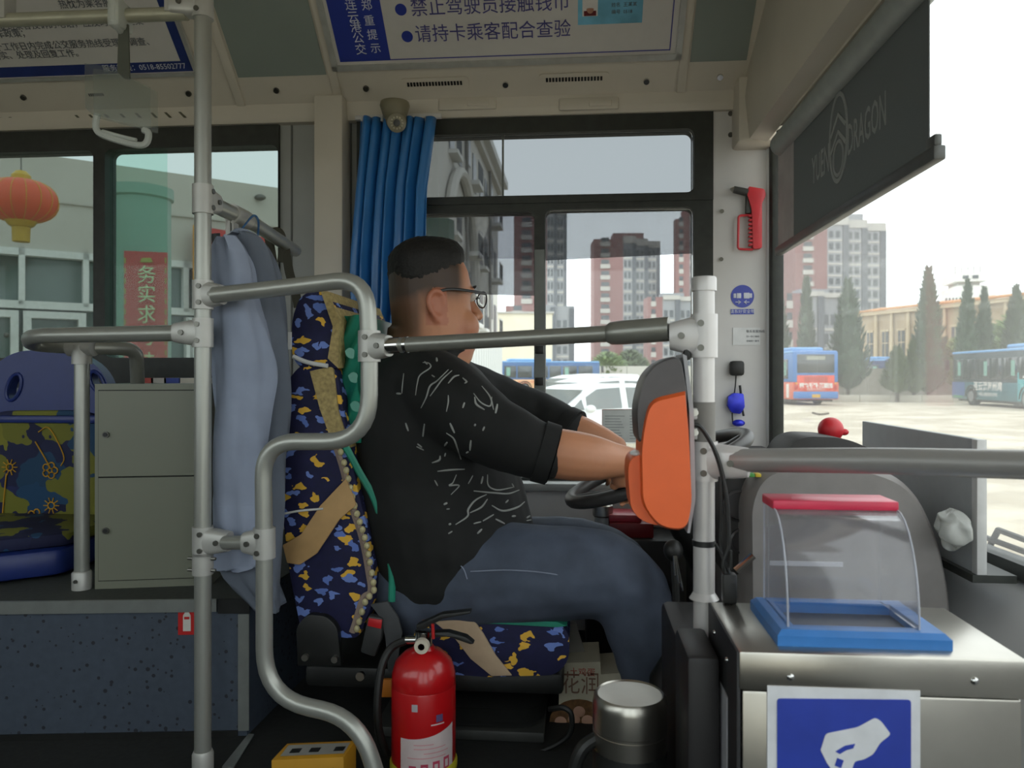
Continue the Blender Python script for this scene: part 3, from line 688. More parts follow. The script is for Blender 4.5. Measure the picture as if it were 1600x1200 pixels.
B().tube(catmull([bk(10, 740, yb - .022), bk(6, 780, yb - .022), bk(3, 815, yb - .022)], 4), .0018, 6).build('flower_stem', gold, ps)
B().tube(catmull([bk(60, 675, yb - .022), bk(75, 668, yb - .022), bk(90, 690, yb - .022), bk(100, 715, yb - .022), bk(95, 728, yb - .022)], 4), .0016, 6).build('flower_stem', gold, ps)
# ------------------------------------------------------------------ driver seat
yn, yf = 1.475, 1.93
def S(px, py, y=yn): return Q(px, py, y)
ds = thing('driver_seat', 'driver seat covered in navy cloth with yellow and blue shapes', 'seat', S(640, 1170, 1.7))
DZ = FZ + .015
hr = fillet([S(470, 575), S(457, 560), S(455, 500), S(470, 460), S(500, 452), S(522, 470), S(530, 520), S(528, 575)], [0, .02, .03, .02, .02, .02, .02, 0], 4)
B().prism(hr, Vector((0, .40, 0)), .016).build('headrest', seatpat, ds)
bk_ = fillet([S(452, 590), S(470, 568), S(525, 572), S(545, 690), S(558, 760), S(575, 830), S(586, 900), S(584, 940), S(560, 1000), S(470, 990), S(452, 900), S(440, 800), S(438, 640)], [0] + [.02] * 12, 4)
B().prism(bk_, Vector((0, yf - yn, 0)), .02).build('backrest', seatpat, ds)
weave = mat('straw_weave', 'a08d5c', .8, var=.3, scale=120, bump=.5)
yw_ = yn - .006
B().prism([S(501, 455, yw_), S(512, 455, yw_), S(530, 500, yw_), S(528, 575, yw_), S(512, 560, yw_), S(520, 510, yw_)], Vector((0, .40, 0))).build('woven_edge', weave, ds)
B().prism(fillet([S(484, 580, yw_), S(520, 572, yw_), S(528, 640, yw_), S(546, 700, yw_), S(520, 695, yw_), S(500, 640, yw_)], [0, .01, 0, 0, 0, 0]), Vector((0, .40, 0))).build('woven_edge', weave, ds)
beadline = catmull([S(527, 690, yw_), S(541, 735, yw_), S(554, 790, yw_), S(570, 840, yw_), S(580, 890, yw_), S(584, 925, yw_), S(572, 937, yw_), S(560, 975, yw_), S(555, 990, yw_)], 8)
B().tube([p + Vector((-.008, .01, 0)) for p in beadline], .008, 8).build('edge_piping', mat('mauve_edge', '8c7a6e', .8), ds)
acc = 0; prev = beadline[0]; bead_me = None; beadm = mat('cream_bead', 'b3a981', .4)
for p in beadline[1:]:
    acc += (p - prev).length; prev = p
    if acc >= .0145:
        acc = 0
        if bead_me is None:
            o = B().sphere(p, (.0062, .005, .0072), 8, 6).build('bead', beadm, ds); bead_me = o.data; bead_o = p.copy()
        else:
            o = bpy.data.objects.new('bead', bead_me); COL.objects.link(o); o.parent = ds; o.location = p - bead_o
tan = mat('tan_strap', 'b08d5e', .75, var=.08)
ys_ = yn - .012
B().prism([S(441, 852, ys_), S(470, 835, ys_), S(500, 790, ys_), S(540, 748, ys_), S(552, 775, ys_), S(556, 790, ys_), S(530, 812, ys_), S(495, 865, ys_), S(468, 883, ys_), S(448, 880, ys_)], Vector((0, .006, 0)), .002).build('waist_strap', tan, ds)
el = mat('white_elastic', 'c5c5c3', .6)
B().tube(catmull([S(442, 803, ys_), S(470, 798, ys_), S(505, 795, ys_)], 4), .0022, 6).build('elastic', el, ds)
B().tube(catmull([S(442, 803, ys_), S(440, 830, ys_), S(437, 850, ys_)], 4), .0018, 6).build('elastic', el, ds)
B().tube(catmull([S(458, 557, ys_), S(480, 566, ys_), S(512, 572, ys_)], 4), .0045, 8).build('elastic', el, ds)
B().box(S(444, 548).x, S(456, 548).x, yn - .004, yn, S(450, 546).z, S(450, 519).z).build('care_tag', white, ds)
# cushion and its drapes
cu = fillet([S(650, 1050), S(645, 985), S(680, 962), S(860, 968), S(889, 985), S(890, 1030), S(870, 1055), S(760, 1058)], [0] + [.02] * 7, 4)
B().prism(cu, Vector((0, yf - yn, 0)), .018).build('seat_cushion', seatpat, ds)
B().prism([S(678, 972, yn - .008), S(738, 966, yn - .008), S(755, 990, yn - .008), S(775, 1025, yn - .008), S(800, 1056, yn - .008), S(768, 1057, yn - .008), S(735, 1030, yn - .008), S(712, 1000, yn - .008)], Vector((0, .006, 0)), .002).build('cloth_flap', mat('beige_cloth', 'b29b80', .8, bump=.2), ds)
teal = mat('green_satin', '1f7f68', .42, var=.2, scale=10)
B().prism([S(735, 966, yn - .004), S(870, 972, yn - .004), S(886, 978, yn - .004), S(870, 980, yn - .004), S(740, 973, yn - .004)], Vector((0, .40, 0))).build('seat_cloth', teal, ds)
B().prism([S(640, 958, yn - .004), S(710, 966, yn - .004), S(736, 972, yn - .004), S(690, 973, yn - .004), S(640, 966, yn - .004)], Vector((0, .3, 0))).build('orange_hem', mat('orange_cloth', 'a35a25', .7), ds)
# recliner, slides, bellows
B().prism(fillet([S(470, 1035), S(468, 975), S(485, 955), S(515, 958), S(532, 975), S(538, 1035)], .012, 4), Vector((0, -.02, 0)), .004).build('recliner_cover', blackpl, ds)
for px, py in ((478, 1026), (524, 1029), (564, 1055)):
    c = S(px, py, yn - .02); B().cyl(c, c + Vector((0, -.008, 0)), .0065 if px < 560 else .0085, n=14).build('bolt', steel, ds)
B().box(S(470, 1000).x, S(880, 1000).x, yn + .02, yf - .03, S(600, 1085).z, S(600, 1050).z, .01).build('seat_frame', blackpl, ds)
zb0, zb1 = DZ + .003, S(700, 1075, 1.6).z
bx0, bx1 = S(640, 1100, 1.6).x, S(850, 1100, 1.6).x
rings = []; NB = 5
for k in range(NB * 4 + 1):
    z = zb0 + (zb1 - zb0) * k / (NB * 4); o_ = .014 * (1 - abs((k % 4) - 2) / 2) * -1
    rings.append([Vector((p[0], p[1], z)) for p in [((bx0 + bx1) / 2 + sx * ((bx1 - bx0) / 2 + o_ - rr + rr * cx), 1.71 + sy * (.20 + o_ - rr + rr * cy)) for rr in (.05,) for sx, sy, cx, cy in [(1, -1, math.cos(a_), -(-math.sin(a_))) if 0 else (sx0, sy0, abs(math.cos(a_)), abs(math.sin(a_))) for (sx0, sy0, aa) in ((1, 1, (0, 30, 60, 90)), (-1, 1, (90, 60, 30, 0)), (-1, -1, (0, 30, 60, 90)), (1, -1, (90, 60, 30, 0))) for a_ in [math.radians(v) for v in aa]]]])
B().loft(rings).build('bellows', mat('black_bellows', '2b2c2b', .35), ds)
B().box(bx0 - .05, bx1 + .005, 1.50, 1.93, FZ + .001, zb0 + .004, .004).build('base_plate', mat('base_grey', '3a3b39', .6, .3), ds)
B().cyl(S(812, 1192, 1.49), S(812, 1192, 1.47), .017, n=16).build('adjust_knob', screwm, ds)
B().tube(catmull([S(800, 1180, 1.49), S(850, 1172, 1.48), S(888, 1150, 1.47), S(893, 1118, 1.47), S(880, 1106, 1.475), S(858, 1108, 1.49)], 5), .0055, 8).build('adjust_handle', blackpl, ds)
# belt buckle
bkl = thing('belt_buckle', 'black seat belt buckle with a red button beside the seat', 'buckle', S(582, 1010, 1.45))
B().prism([S(562, 1020, 1.445), S(575, 962, 1.445), S(598, 966, 1.445), S(596, 1000, 1.445), S(585, 1028, 1.445)], Vector((0, .022, 0)), .005).build('buckle_body', mat('dark_grey_plastic', '2e2f2f', .5), bkl)
B().prism([S(574, 978, 1.443), S(576, 966, 1.443), S(597, 969, 1.443), S(595, 983, 1.443)], Vector((0, .004, 0)), .001).build('red_button', mat('button_red', 'b51c22', .4), bkl)
web = mat('grey_webbing', '3d3f41', .8, bump=.3)
B().prism([S(578, 945, 1.452), S(605, 940, 1.452), S(622, 965, 1.452), S(628, 990, 1.452), S(618, 1050, 1.452), S(606, 1050, 1.452), S(602, 1000, 1.452), S(596, 968, 1.452)], Vector((0, .008, 0)), .002).build('webbing', web, bkl)
B().prism([S(588, 1090, 1.46), S(592, 1062, 1.46), S(628, 1062, 1.46), S(612, 1090, 1.46)], Vector((0, .01, 0)), .002).build('orange_tag', mat('tag_orange', 'b86d1c', .6), bkl)
# green satin cushion stuffed behind the driver
gc = thing('satin_cushion', 'crumpled green satin cushion behind the driver shoulders', 'cushion', S(545, 690, 1.5))
def gcf(u, v):
    py = 492 + v * 200; lft = 532 - 12 * math.sin(v * 3) + 10 * v; rgt = 566 - 4 * math.sin(v * 5) - 6 * v
    p = S(lft + (rgt - lft) * u, py, 1.49); p.y += .03 * (1 - u) + .008 * math.sin(v * 19 + u * 7) - .004; return p
bq = B().grid(gcf, 10, 22); r = bmesh.ops.extrude_face_region(bq.bm, geom=bq.bm.faces[:]); bmesh.ops.translate(bq.bm, verts=[e for e in r['geom'] if isinstance(e, bmesh.types.BMVert)], vec=(0, .30, 0))
bq.build('cushion_body', teal, gc, ang=60)
for px, py in ((545, 552), (550, 590), (553, 635)):
    c = S(px, py, 1.482); B().prism(fillet([c + Vector((-.008, 0, .004)), c + Vector((0, 0, .012)), c + Vector((.012, 0, .008)), c + Vector((.010, 0, -.012)), c + Vector((-.004, 0, -.008)), c + Vector((-.008, 0, .004))], .006, 3)[:-1], Vector((0, .004, 0))).build('painted_highlight', mat('painted_highlight', '468f7b', .3), gc)  # small paler patches paint in the highlights of the satin
B().tube(catmull([S(536, 690, 1.47), S(560, 735, 1.47), S(585, 780, 1.47), S(600, 830, 1.47), S(612, 890, 1.47), S(612, 940, 1.47)], 5), .0035, 6, sx=2).build('hem_cord', teal, gc)

# ------------------------------------------------------------------ curtain
cm = mat('blue_satin', '2f73b4', .34, var=.05, scale=8, coat=.15)
ct = thing('window_curtain', 'gathered blue satin curtain at the driver window', 'curtain', Q(615, 520, 2.17))
def cf(u, v):
    py = 186 + v * 560
    if v < .45: lft, rgt = 562 - 16 * min(1, v / .4), 682 - 14 * min(1, v * 5)
    else:
        k = (v - .45) / .55; lft, rgt = 546 + 20 * k, 668 - 40 * k
    p = Q(lft + (rgt - lft) * u, py, 2.165)
    p.y += .016 * math.sin(u * 46 + 2 * math.sin(v * 2.2)) + .010 * math.sin(u * 23 + 1.1 + v) - .01 + .004 * math.sin(u * 90 + v * 3)
    p.x += .004 * math.sin(u * 46 + v * 2 + 1)
    return p
o = B().grid(cf, 120, 26).build('cloth', cm, ct, ang=80)
md = o.modifiers.new('solid', 'SOLIDIFY'); md.thickness = .0015
B().box(X(556, y=2.17), X(690, y=2.17), 2.160, 2.176, Q(620, 187, 2.17).z, Q(620, 180, 2.17).z, .002).build('curtain_track', palegrey, ct)
for k in range(12):
    p = Q(566 + k * 10, 184, 2.157); B().box(p.x - .004, p.x + .004, p.y - .002, p.y + .008, p.z - .010, p.z + .006, .001).build('glider', el, ct)
# ------------------------------------------------------------------ dome camera
dc = thing('dome_camera', 'beige dome security camera with a ring of infrared lights', 'camera', Q(618, 175, 2.13))
bc = Q(617, 166, 2.12); bmt = mat('camera_beige', '7c7660', .45)
B().lathe([(.0, .012), (.040, .010), (.042, .0), (.036, -.018), (.030, -.034), (.026, -.038)], bc, 28).build('housing', bmt, dc)
lc = Q(620, 192, 2.10); fd = (CAM - lc).normalized(); 
B().sphere(Q(619, 187, 2.118), .030, 20, 14).build('ball', bmt, dc)
Mz = fd.to_track_quat('Z', 'Y').to_matrix()
B().lathe([(.0, .012), (.020, .012), (.026, .008), (.026, -.008)], lc, 24, Mz).build('lens_face', mat('camera_face', '8a8573', .4), dc)
B().lathe([(.0, .0145), (.009, .0145), (.010, .010)], lc, 18, Mz).build('lens', mat('lens_black', '0c0c0e', .1), dc)
for k in range(12):
    q = lc + Mz @ Vector((.0155 * math.cos(k * .5236), .0155 * math.sin(k * .5236), .012)); B().sphere(q, .003, 8, 6).build('infrared_light', mat('led', 'b9b4a0', .2), dc)

# ------------------------------------------------------------------ jacket on a hanger
jm = mat('blue_grey_cloth_lit', '8a93a6', .85, var=.08, scale=16, bump=.15)  # jacket cloth in its lit tone
jd = mat('blue_grey_cloth_shaded', '5f6672', .85, var=.1, scale=14, bump=.15)  # darker copy of the same jacket cloth, painting its shaded part
jk = thing('uniform_jacket', 'blue-grey uniform shirt hanging on a hanger from the side arm', 'jacket', Q(385, 890, 1.44))
def drape(name, rows, y, m, ny=24, amp=.009, freq=3, thick=.035):
    rings = []
    for i, (py, l_, r_) in enumerate(rows):
        a_, c_ = Q(l_, py, y), Q(r_, py, y); cx = (a_ + c_) / 2; hw = (c_.x - a_.x) / 2; ring = []
        for k in range(ny):
            q = 2 * math.pi * k / ny; rr = 1 + amp / max(hw, .01) * math.sin(freq * q + py * .011) + amp * .5 / max(hw, .01) * math.sin((freq + 4) * q - py * .02)
            ring.append(Vector((cx.x + hw * math.cos(q) * rr, y + thick * math.sin(q) * rr, cx.z)))
        rings.append(ring)
    def dens(R, n=4):
        out = []
        for j in range(len(R[0])):
            out.append(catmull([r[j] for r in R], n))
        return [[out[j][i] for j in range(len(out))] for i in range(len(out[0]))]
    return B().loft(dens(rings)).build(name, m, jk, ang=70)
drape('body', [(366, 372, 392), (375, 350, 412), (400, 346, 428), (440, 342, 440), (520, 342, 448), (640, 344, 444), (780, 346, 440), (880, 348, 438), (945, 402, 440), (948, 404, 438)], 1.43, jd, thick=.03)
drape('sleeve', [(372, 345, 372), (390, 338, 385), (420, 335, 398), (470, 333, 404), (540, 332, 422), (585, 333, 426), (640, 335, 414), (720, 336, 408), (780, 337, 404), (788, 340, 402), (790, 338, 404), (830, 343, 402), (840, 346, 400)], 1.385, jm, thick=.028, amp=.009)
drape('hem', [(820, 345, 420), (850, 344, 415), (880, 344, 408), (889, 346, 380)], 1.41, jm, thick=.024)
B().tube(catmull([Q(352, 372, 1.46), Q(375, 362, 1.45), Q(400, 372, 1.46)], 5), .006, 8, sx=1.3).build('collar', jm, jk)
B().tube(catmull([Q(372, 366, 1.45), Q(392, 340, 1.48), Q(400, 338, 1.5), Q(404, 350, 1.5), Q(402, 375, 1.47)], 6), .0022, 6).build('hanger_hook', mat('blue_wire', '2f5a86', .4), jk)
B().tube([Q(402, 375, 1.47), Q(425, 400, 1.47)], .002, 6).build('hanger_wire', mat('blue_wire'), jk)
bgm = mat('olive_strap', '3a382c', .8, bump=.2)
sb = thing('shoulder_bag_strap', 'dark olive bag strap looped over the end of the side arm', 'strap', Q(440, 450, 1.75))
for pts in ([(420, 372), (424, 395), (428, 420), (434, 455), (436, 500)], [(436, 366), (446, 390), (452, 425), (461, 455), (466, 480)], [(424, 370), (430, 362), (438, 366), (442, 385), (440, 410)]):
    B().tube(catmull([Q(a_, c_, 1.78) for a_, c_ in pts], 5), .011, 8, sx=.35, ref=(0, 1, 0)).build('strap_band', bgm, sb)
sb2 = B().tube(catmull([Q(337, 365, 1.43), Q(339, 400, 1.43), Q(338, 450, 1.43)], 5), .009, 8, sx=.4, ref=(0, 1, 0)).build('black_lanyard', blackpl); tag(sb2, 'short black band hanging behind the tall pole beside the jacket', 'band')

# ------------------------------------------------------------------ things on the front pillar
yp = YW - .014
hm = thing('emergency_hammer', 'red emergency hammer in a holder on the pale pillar', 'hammer', Q(1170, 390, yp))
rh = mat('hammer_red', 'c8333b', .4)
B().prism(fillet([Q(1168, 294, yp), Q(1192, 298, yp), Q(1194, 308, yp), Q(1188, 320, yp), Q(1188, 390, yp), Q(1174, 391, yp), Q(1172, 330, yp), Q(1165, 306, yp)], [0] + [.006] * 7, 3), Vector((0, -.022, 0)), .004).build('hammer_body', rh, hm)
B().tube([Q(1168, 301, yp - .012), Q(1146, 296, yp - .012)], [.011, .010], 12).build('hammer_head', mat('hammer_grey', '4a4a48', .4, .4), hm)
B().tube([Q(1146, 296, yp - .012), Q(1141, 295, yp - .012)], [.009, .002], 12).build('hammer_point', steel, hm)
B().tube(fillet([Q(1174, 336, yp - .01), Q(1154, 337, yp - .01), Q(1153, 389, yp - .01), Q(1176, 390, yp - .01)], .008, 4), .0035, 8).build('hand_guard', rh, hm)
for k in range(8):
    q = Q(1173, 338 + k * 6.4, yp - .012); B().box(q.x - .006, q.x + .004, q.y - .008, q.y + .008, q.z - .0028, q.z + .0028, .001).build('grip_tooth', rh, hm)
B().box(Q(1164, 310, yp).x, Q(1176, 310, yp).x, yp - .016, yp, Q(1170, 335, yp).z, Q(1170, 305, yp).z, .003).build('holder', mat('hammer_grey'), hm)
sk = thing('seatbelt_sticker', 'round blue seat belt sticker on the pale pillar', 'sticker', Q(1160, 480, yp))
c = Q(1160, 463, yp + .002); stb = mat('sticker_blue', '3b48a8', .4)
B().cyl(c, c + Vector((0, -.0015, 0)), .0322, n=36).build('disc', stb, sk)
B().box(Q(1142, 487, yp).x, Q(1178, 487, yp).x, yp, yp + .002, Q(1160, 491, yp).z, Q(1160, 483, yp).z).build('caption_band', stb, sk)
pl = mat('sticker_white', 'c9ccd6', .5)
for px0, px1, h in ((1146, 1150, 7), (1151, 1158, 8), (1162, 1171, 9), (1171, 1175, 7)):
    B().box(Q(px0, 0, yp).x, Q(px1, 0, yp).x, yp - .0012, yp, Q(1160, 462 + h / 2, yp).z, Q(1160, 462 - h / 2, yp).z, .0006).build('buckle_symbol', pl, sk)
for s, px in ((1, 1153), (-1, 1167)):
    q = Q(px, 472, yp - .001); B().tube([q + Vector((-.007 * s, 0, 0)), q + Vector((.007 * s, 0, 0))], .0012, 6).build('arrow_shaft', pl, sk); B().tube([q + Vector((.001 * s, 0, .005)), q + Vector((.008 * s, 0, 0)), q + Vector((.001 * s, 0, -.005))], .0012, 6).build('arrow_head', pl, sk)
text('请系好安全带', Q(1160, 487, yp - .0006), (1, 0, 0), UP, .0115, pl, sk)
s2 = thing('service_label', 'small white printed label on the pale pillar below the sticker', 'label', Q(1166, 540, yp))
B().box(Q(1145, 525, yp).x, Q(1188, 525, yp).x, yp, yp + .002, Q(1166, 539, yp).z, Q(1166, 512, yp).z).build('label_card', mat('label_white', 'd2d3d3', .5), s2)
text('联系客服热线', Q(1166, 518, yp - .0004), (1, 0, 0), UP, .0085, greytxt, s2, ax='LEFT'); text('扫一扫二维码', Q(1166, 526, yp - .0004), (1, 0, 0), UP, .006, greytxt, s2, ax='LEFT'); text('全国统一服务', Q(1166, 533, yp - .0004), (1, 0, 0), UP, .006, greytxt, s2, ax='LEFT')
mc = thing('microphone_clip', 'black clip with a cord holding a blue badge reel on the pillar', 'clip', Q(1152, 660, yp - .01))
B().box(Q(1139, 0, yp).x, Q(1161, 0, yp).x, yp - .025, yp + .002, Q(1150, 587, yp).z, Q(1150, 564, yp).z, .008).build('clip_body', blackpl, mc)
B().tube(catmull([Q(1150, 586, yp - .012), Q(1149, 602, yp - .012), Q(1147, 618, yp - .012)], 4), .002, 6).build('cord', blackpl, mc)
B().tube([Q(1156, 602, yp - .012), Q(1158, 618, yp - .012)], .0035, 8).build('hook', blackpl, mc)
blm = mat('shiny_blue_foil', '2a33c0', .25, .3, var=.3, scale=40)
B().prism(fillet([Q(1138, 620, yp - .02), Q(1146, 614, yp - .02), Q(1162, 615, yp - .02), Q(1164, 636, yp - .02), Q(1157, 647, yp - .02), Q(1144, 645, yp - .02), Q(1137, 634, yp - .02)], .004, 3), Vector((0, .02, 0)), .004).build('blue_badge', blm, mc)
B().tube([Q(1144, 645, yp - .012), Q(1145, 662, yp - .012)], .002, 6).build('cord', blackpl, mc); B().tube([Q(1160, 640, yp - .012), Q(1162, 650, yp - .012)], .003, 6).build('cord', blackpl, mc)
B().sphere(Q(1154, 661, yp - .015), (.018, .012, .010), 14, 8).build('blue_tassel', blm, mc)
# ------------------------------------------------------------------ dashboard, steering wheel
dsm = mat('dash_grey', '7f7b79', .55, var=.06, scale=30, bump=.15); dsd = mat('dash_dark', '2a2827', .6, var=.1, scale=40)
da = thing('dashboard', 'dark grey rounded dashboard below the windscreen', 'dashboard', Q(1350, 1000, 1.5))
yd = 1.40
def D_(px, py, y=yd): return Q(px, py, y)
pf_ = fillet([D_(1165, 1010), D_(1160, 780), D_(1180, 735), D_(1250, 712), D_(1340, 722), D_(1420, 750), D_(1462, 830), D_(1482, 920), D_(1486, 1010)], [0, .03, .03, .03, .06, .07, .06, .04, 0], 6)
rings = []
hz_ = 0
for k, (y, s) in enumerate(((yd - .02, .93), (yd - .008, .975), (yd + .01, 1), (yd + .12, 1), (yd + .40, 1.0), (2.16, .98))):
    c = D_(1320, 860); rings.append([Vector((c.x + (p.x - c.x) * s, y, FZ if p.z < D_(1300, 1005).z else c.z + (p.z - c.z) * s - (.075 * max(0, y - yd - .1) / .66 if p.z > c.z else 0))) for p in pf_])
B().loft(rings).build('dash_body', dsm, da)
hump = fillet([D_(1225, 712, 1.5), D_(1240, 690, 1.5), D_(1262, 682, 1.5), D_(1320, 684, 1.5), D_(1362, 702, 1.5), D_(1375, 715, 1.5)], [0, .02, .02, .03, .02, 0], 5)
B().prism([p - Vector((0, 0, .0)) for p in hump] + [D_(1375, 800, 1.5), D_(1225, 800, 1.5)], Vector((0, .14, 0)), .006).build('instrument_hood', dsd, da)
B().box(D_(1150, 0, 1.45).x, .52, 1.50, 2.17, D_(1200, 770).z - .03, Q(1150, 699, 2.1).z, .02).build('dash_top', dsd, da)
B().prism([D_(1125, 830, 1.44), D_(1135, 742, 1.44), D_(1210, 735, 1.44), D_(1300, 760, 1.44), D_(1300, 900, 1.44), D_(1130, 900, 1.44)], Vector((0, .5, 0)), .01).build('instrument_panel', dsd, da)
for px, py, r in ((1155, 790, .030), (1160, 845, .024)):
    c = D_(px, py, 1.438); B().lathe([(r, 0), (r, .006), (r * .85, .008), (r * .8, .002), (0, .002)], c, 24, Matrix.Rotation(math.pi / 2, 3, 'X')).build('gauge', mat('gauge_grey', '3b3838', .35), da)
for k, (px, cc) in enumerate(((1165, 'c9b02a'), (1175, '3f8a3a'), (1185, 'c0a628'))):
    q = D_(px, 743, 1.38); B().box(q.x - .005, q.x + .005, q.y, q.y + .02, q.z - .003, q.z + .003, .001).build('indicator_key', mat('key_%d' % k, cc, .5), da)
B().tube([D_(1150, 892, 1.36), D_(1177, 868, 1.36)], .0065, 10).build('chrome_lever', chrome, da)
# steering wheel
wc = Q(1027, 730, 1.73); tl_ = math.radians(21); e1 = Vector((math.cos(tl_), 0, math.sin(tl_))); e2 = Vector((0, -1, 0)); wn_ = e2.cross(e1); wn_ = wn_ if wn_.z > 0 else -wn_
RW = .205
sw = thing('steering_wheel', 'black bus steering wheel gripped by the driver', 'steering wheel', wc)
rimm = mat('wheel_grey', '3c3a39', .45, var=.05)
def rim(phi, r=RW, up=0): return wc + (e1 * math.cos(phi) + e2 * math.sin(phi)) * r + wn_ * up
B().tube([rim(2 * math.pi * k / 48) for k in range(49)], .0145, 12, cap=False).build('rim', rimm, sw)
for ph in (0, math.pi, math.pi * 1.5, math.pi * .5):
    B().tube([rim(ph, .05, -.02), rim(ph, .13, -.015), rim(ph, .2, 0)], [.018, .014, .011], 10, sx=.6).build('spoke', rimm, sw)
Mw = wn_.to_track_quat('Z', 'Y').to_matrix()
B().lathe([(0, .004), (.045, .002), (.06, -.01), (.06, -.03), (.045, -.045)], wc, 24, Mw).build('hub', rimm, sw)
B().tube([wc - wn_ * .04, wc - wn_ * .18 + Vector((.03, 0, 0)), wc - wn_ * .42 + Vector((.07, 0, 0))], [.04, .045, .06], 14).build('column', blackpl, sw)

# ------------------------------------------------------------------ sun blind
bl_ = thing('sun_blind', 'dark roller sun blind with a printed logo over the windscreen', 'blind', QX(1340, 320, .53))
XB_ = .53
zb = QX(1215, 390, XB_).z; yl, yr = QX(1217, 392, XB_).y, QX(1452, 240, XB_).y; zt2 = 2.20
bm1 = mat('blind_fabric', '565a5a', .7, var=.05, scale=200); 
n, l, b = nodes_of(bm1); tr1 = n.new('ShaderNodeBsdfTranslucent'); tr1.inputs['Color'].default_value = (.30, .315, .31, 1); mx1 = n.new('ShaderNodeMixShader'); mx1.inputs[0].default_value = .32
l.new(b.outputs[0], mx1.inputs[1]); l.new(tr1.outputs[0], mx1.inputs[2]); l.new(mx1.outputs[0], n['Material Output'].inputs[0])
B().box(XB_ - .001, XB_ + .001, yr, yl, zb, zt2).build('fabric', bm1, bl_)
B().box(XB_ - .002, XB_ - .001, yl - .145, yl, zb, zb + .30).build('worn_patch', mat('blind_worn', 'a39c9a', .7, var=.12, scale=12), bl_)
B().box(XB_ - .009, XB_ + .009, yr - .035, yl + .01, zb - .018, zb + .004, .003).build('bottom_bar', mat('bar_grey', '565755', .4, .4), bl_)
B().box(XB_ - .006, XB_ + .006, yr - .03, yr, zb + .004, zb + .022, .003).build('bar_end', mat('bar_grey'), bl_)
B().cyl((XB_ + .002, .2, 2.205), (XB_ + .002, yl - .02, 2.205), .03, n=20).build('roller', mat('roller_grey', '8f9592', .5), bl_)
lgm = mat('blind_logo', '8d908e', .6)
rr_ = Vector((0, -1, 0)); xl = XB_ - .0015
def bp(px, py): return QX(px, py, xl)
c0, c1 = bp(1311, 228), bp(1311, 205)
lz = bp(1325, 222).z; ly1, ly2 = bp(1296, 245), bp(1324, 222); ly1.z = ly2.z = lz
text('YUEN', ly1, rr_, UP, .085, lgm, bl_, bold=.0008, sx=.55, ax='RIGHT'); text('DRAGON', ly2, rr_, UP, .085, lgm, bl_, bold=.0008, sx=.52, ax='LEFT')
cc = bp(1310, 215)
def ell(ry, rz, t, z0=0): B().tube([cc + Vector((0, ry * math.cos(q), z0 + rz * math.sin(q))) for q in [2 * math.pi * k / 36 for k in range(37)]], t, 6, cap=False, sx=.35, ref=(1, 0, 0)).build('emblem_ring', lgm, bl_)
ell(.052, .088, .0055); ell(.03, .034, .0045, -.042)
for dz in (.0, .035): B().tube([cc + Vector((0, .045, dz - .022)), cc + Vector((0, .0, dz + .012)), cc + Vector((0, -.045, dz - .022))], .0055, 6, sx=.35, ref=(1, 0, 0)).build('emblem_chevron', lgm, bl_)

# ------------------------------------------------------------------ things along the windscreen
sb_ = thing('display_board', 'grey board with a pale edge propped against the windscreen', 'board', QX(1430, 860, .66))
xa = .665
ba, bb_, = QX(1347, 658, xa), QX(1520, 667, xa)
B().prism([Vector((xa, ba.y, WZ)), Vector((xa, ba.y, ba.z)), Vector((xa, bb_.y, ba.z)), Vector((xa, bb_.y, WZ))], Vector((.012, 0, 0)), .002).build('panel', mat('board_grey', '9da0a2', .6, var=.04), sb_)
B().box(xa - .002, xa + .014, bb_.y - .018, bb_.y, WZ, ba.z, .001).build('edge_strip', mat('board_edge', 'c2c2c1', .4), sb_)
B().box(xa - .01, xa + .06, bb_.y - .02, ba.y, WZ - .012, WZ + .001).build('foot_rail', blackrub, sb_)
bgp = thing('plastic_bag', 'crumpled clear plastic bag beside the grey board', 'bag', QX(1490, 845, .64))
bb0 = B(); bb0.sphere(QX(1490, 826, .628), (.026, .032, .034), 32, 24)
for v in bb0.bm.verts: v.co += mnoise.noise_vector(v.co * 40) * .014
bb0.build('bag_body', mat('bag_film', 'c4c6c2', .2, alpha=.55), bgp, ang=60)
ty = thing('red_toy', 'small red rubber toy head standing on the dashboard', 'toy', D_(1300, 690, 1.62))
tm_ = mat('toy_red', 'c5262f', .45)
c = D_(1298, 671, 1.62); B().sphere(c, .025, 20, 14).build('toy_head', tm_, ty); B().lathe([(.018, -.032), (.017, -.018), (.012, -.01)], c + Vector((.004, 0, 0)), 16).build('toy_neck', tm_, ty); B().sphere(D_(1319, 675, 1.62), (.009, .008, .007), 10, 8).build('toy_nose', tm_, ty)
B().box(c.x - .012, c.x + .014, c.y - .004, c.y + .03, c.z - .03, c.z - .015, .004).build('toy_chin', tm_, ty)
wp = thing('windscreen_wiper', 'black wiper arms parked outside the windscreen', 'wiper', Vector((.82, 1.1, 1.3)))
for k, (p0, p1) in enumerate((((1535, 838), (1650, 880)), ((1545, 855), (1650, 897)), ((1560, 828), (1650, 862)))):
    B().tube([QX(p0[0], p0[1], .83), QX(p1[0], p1[1], .83)], .006, 8).build('wiper_arm', blackpl, wp)
B().tube([QX(1548, 850, .83), QX(1560, 828, .83)], .006, 8).build('wiper_link', blackpl, wp)
B().cyl(QX(1548, 866, .83), QX(1548, 866, .83) + Vector((0, 0, -.06)), .014, n=12).build('wiper_pivot', blackpl, wp)

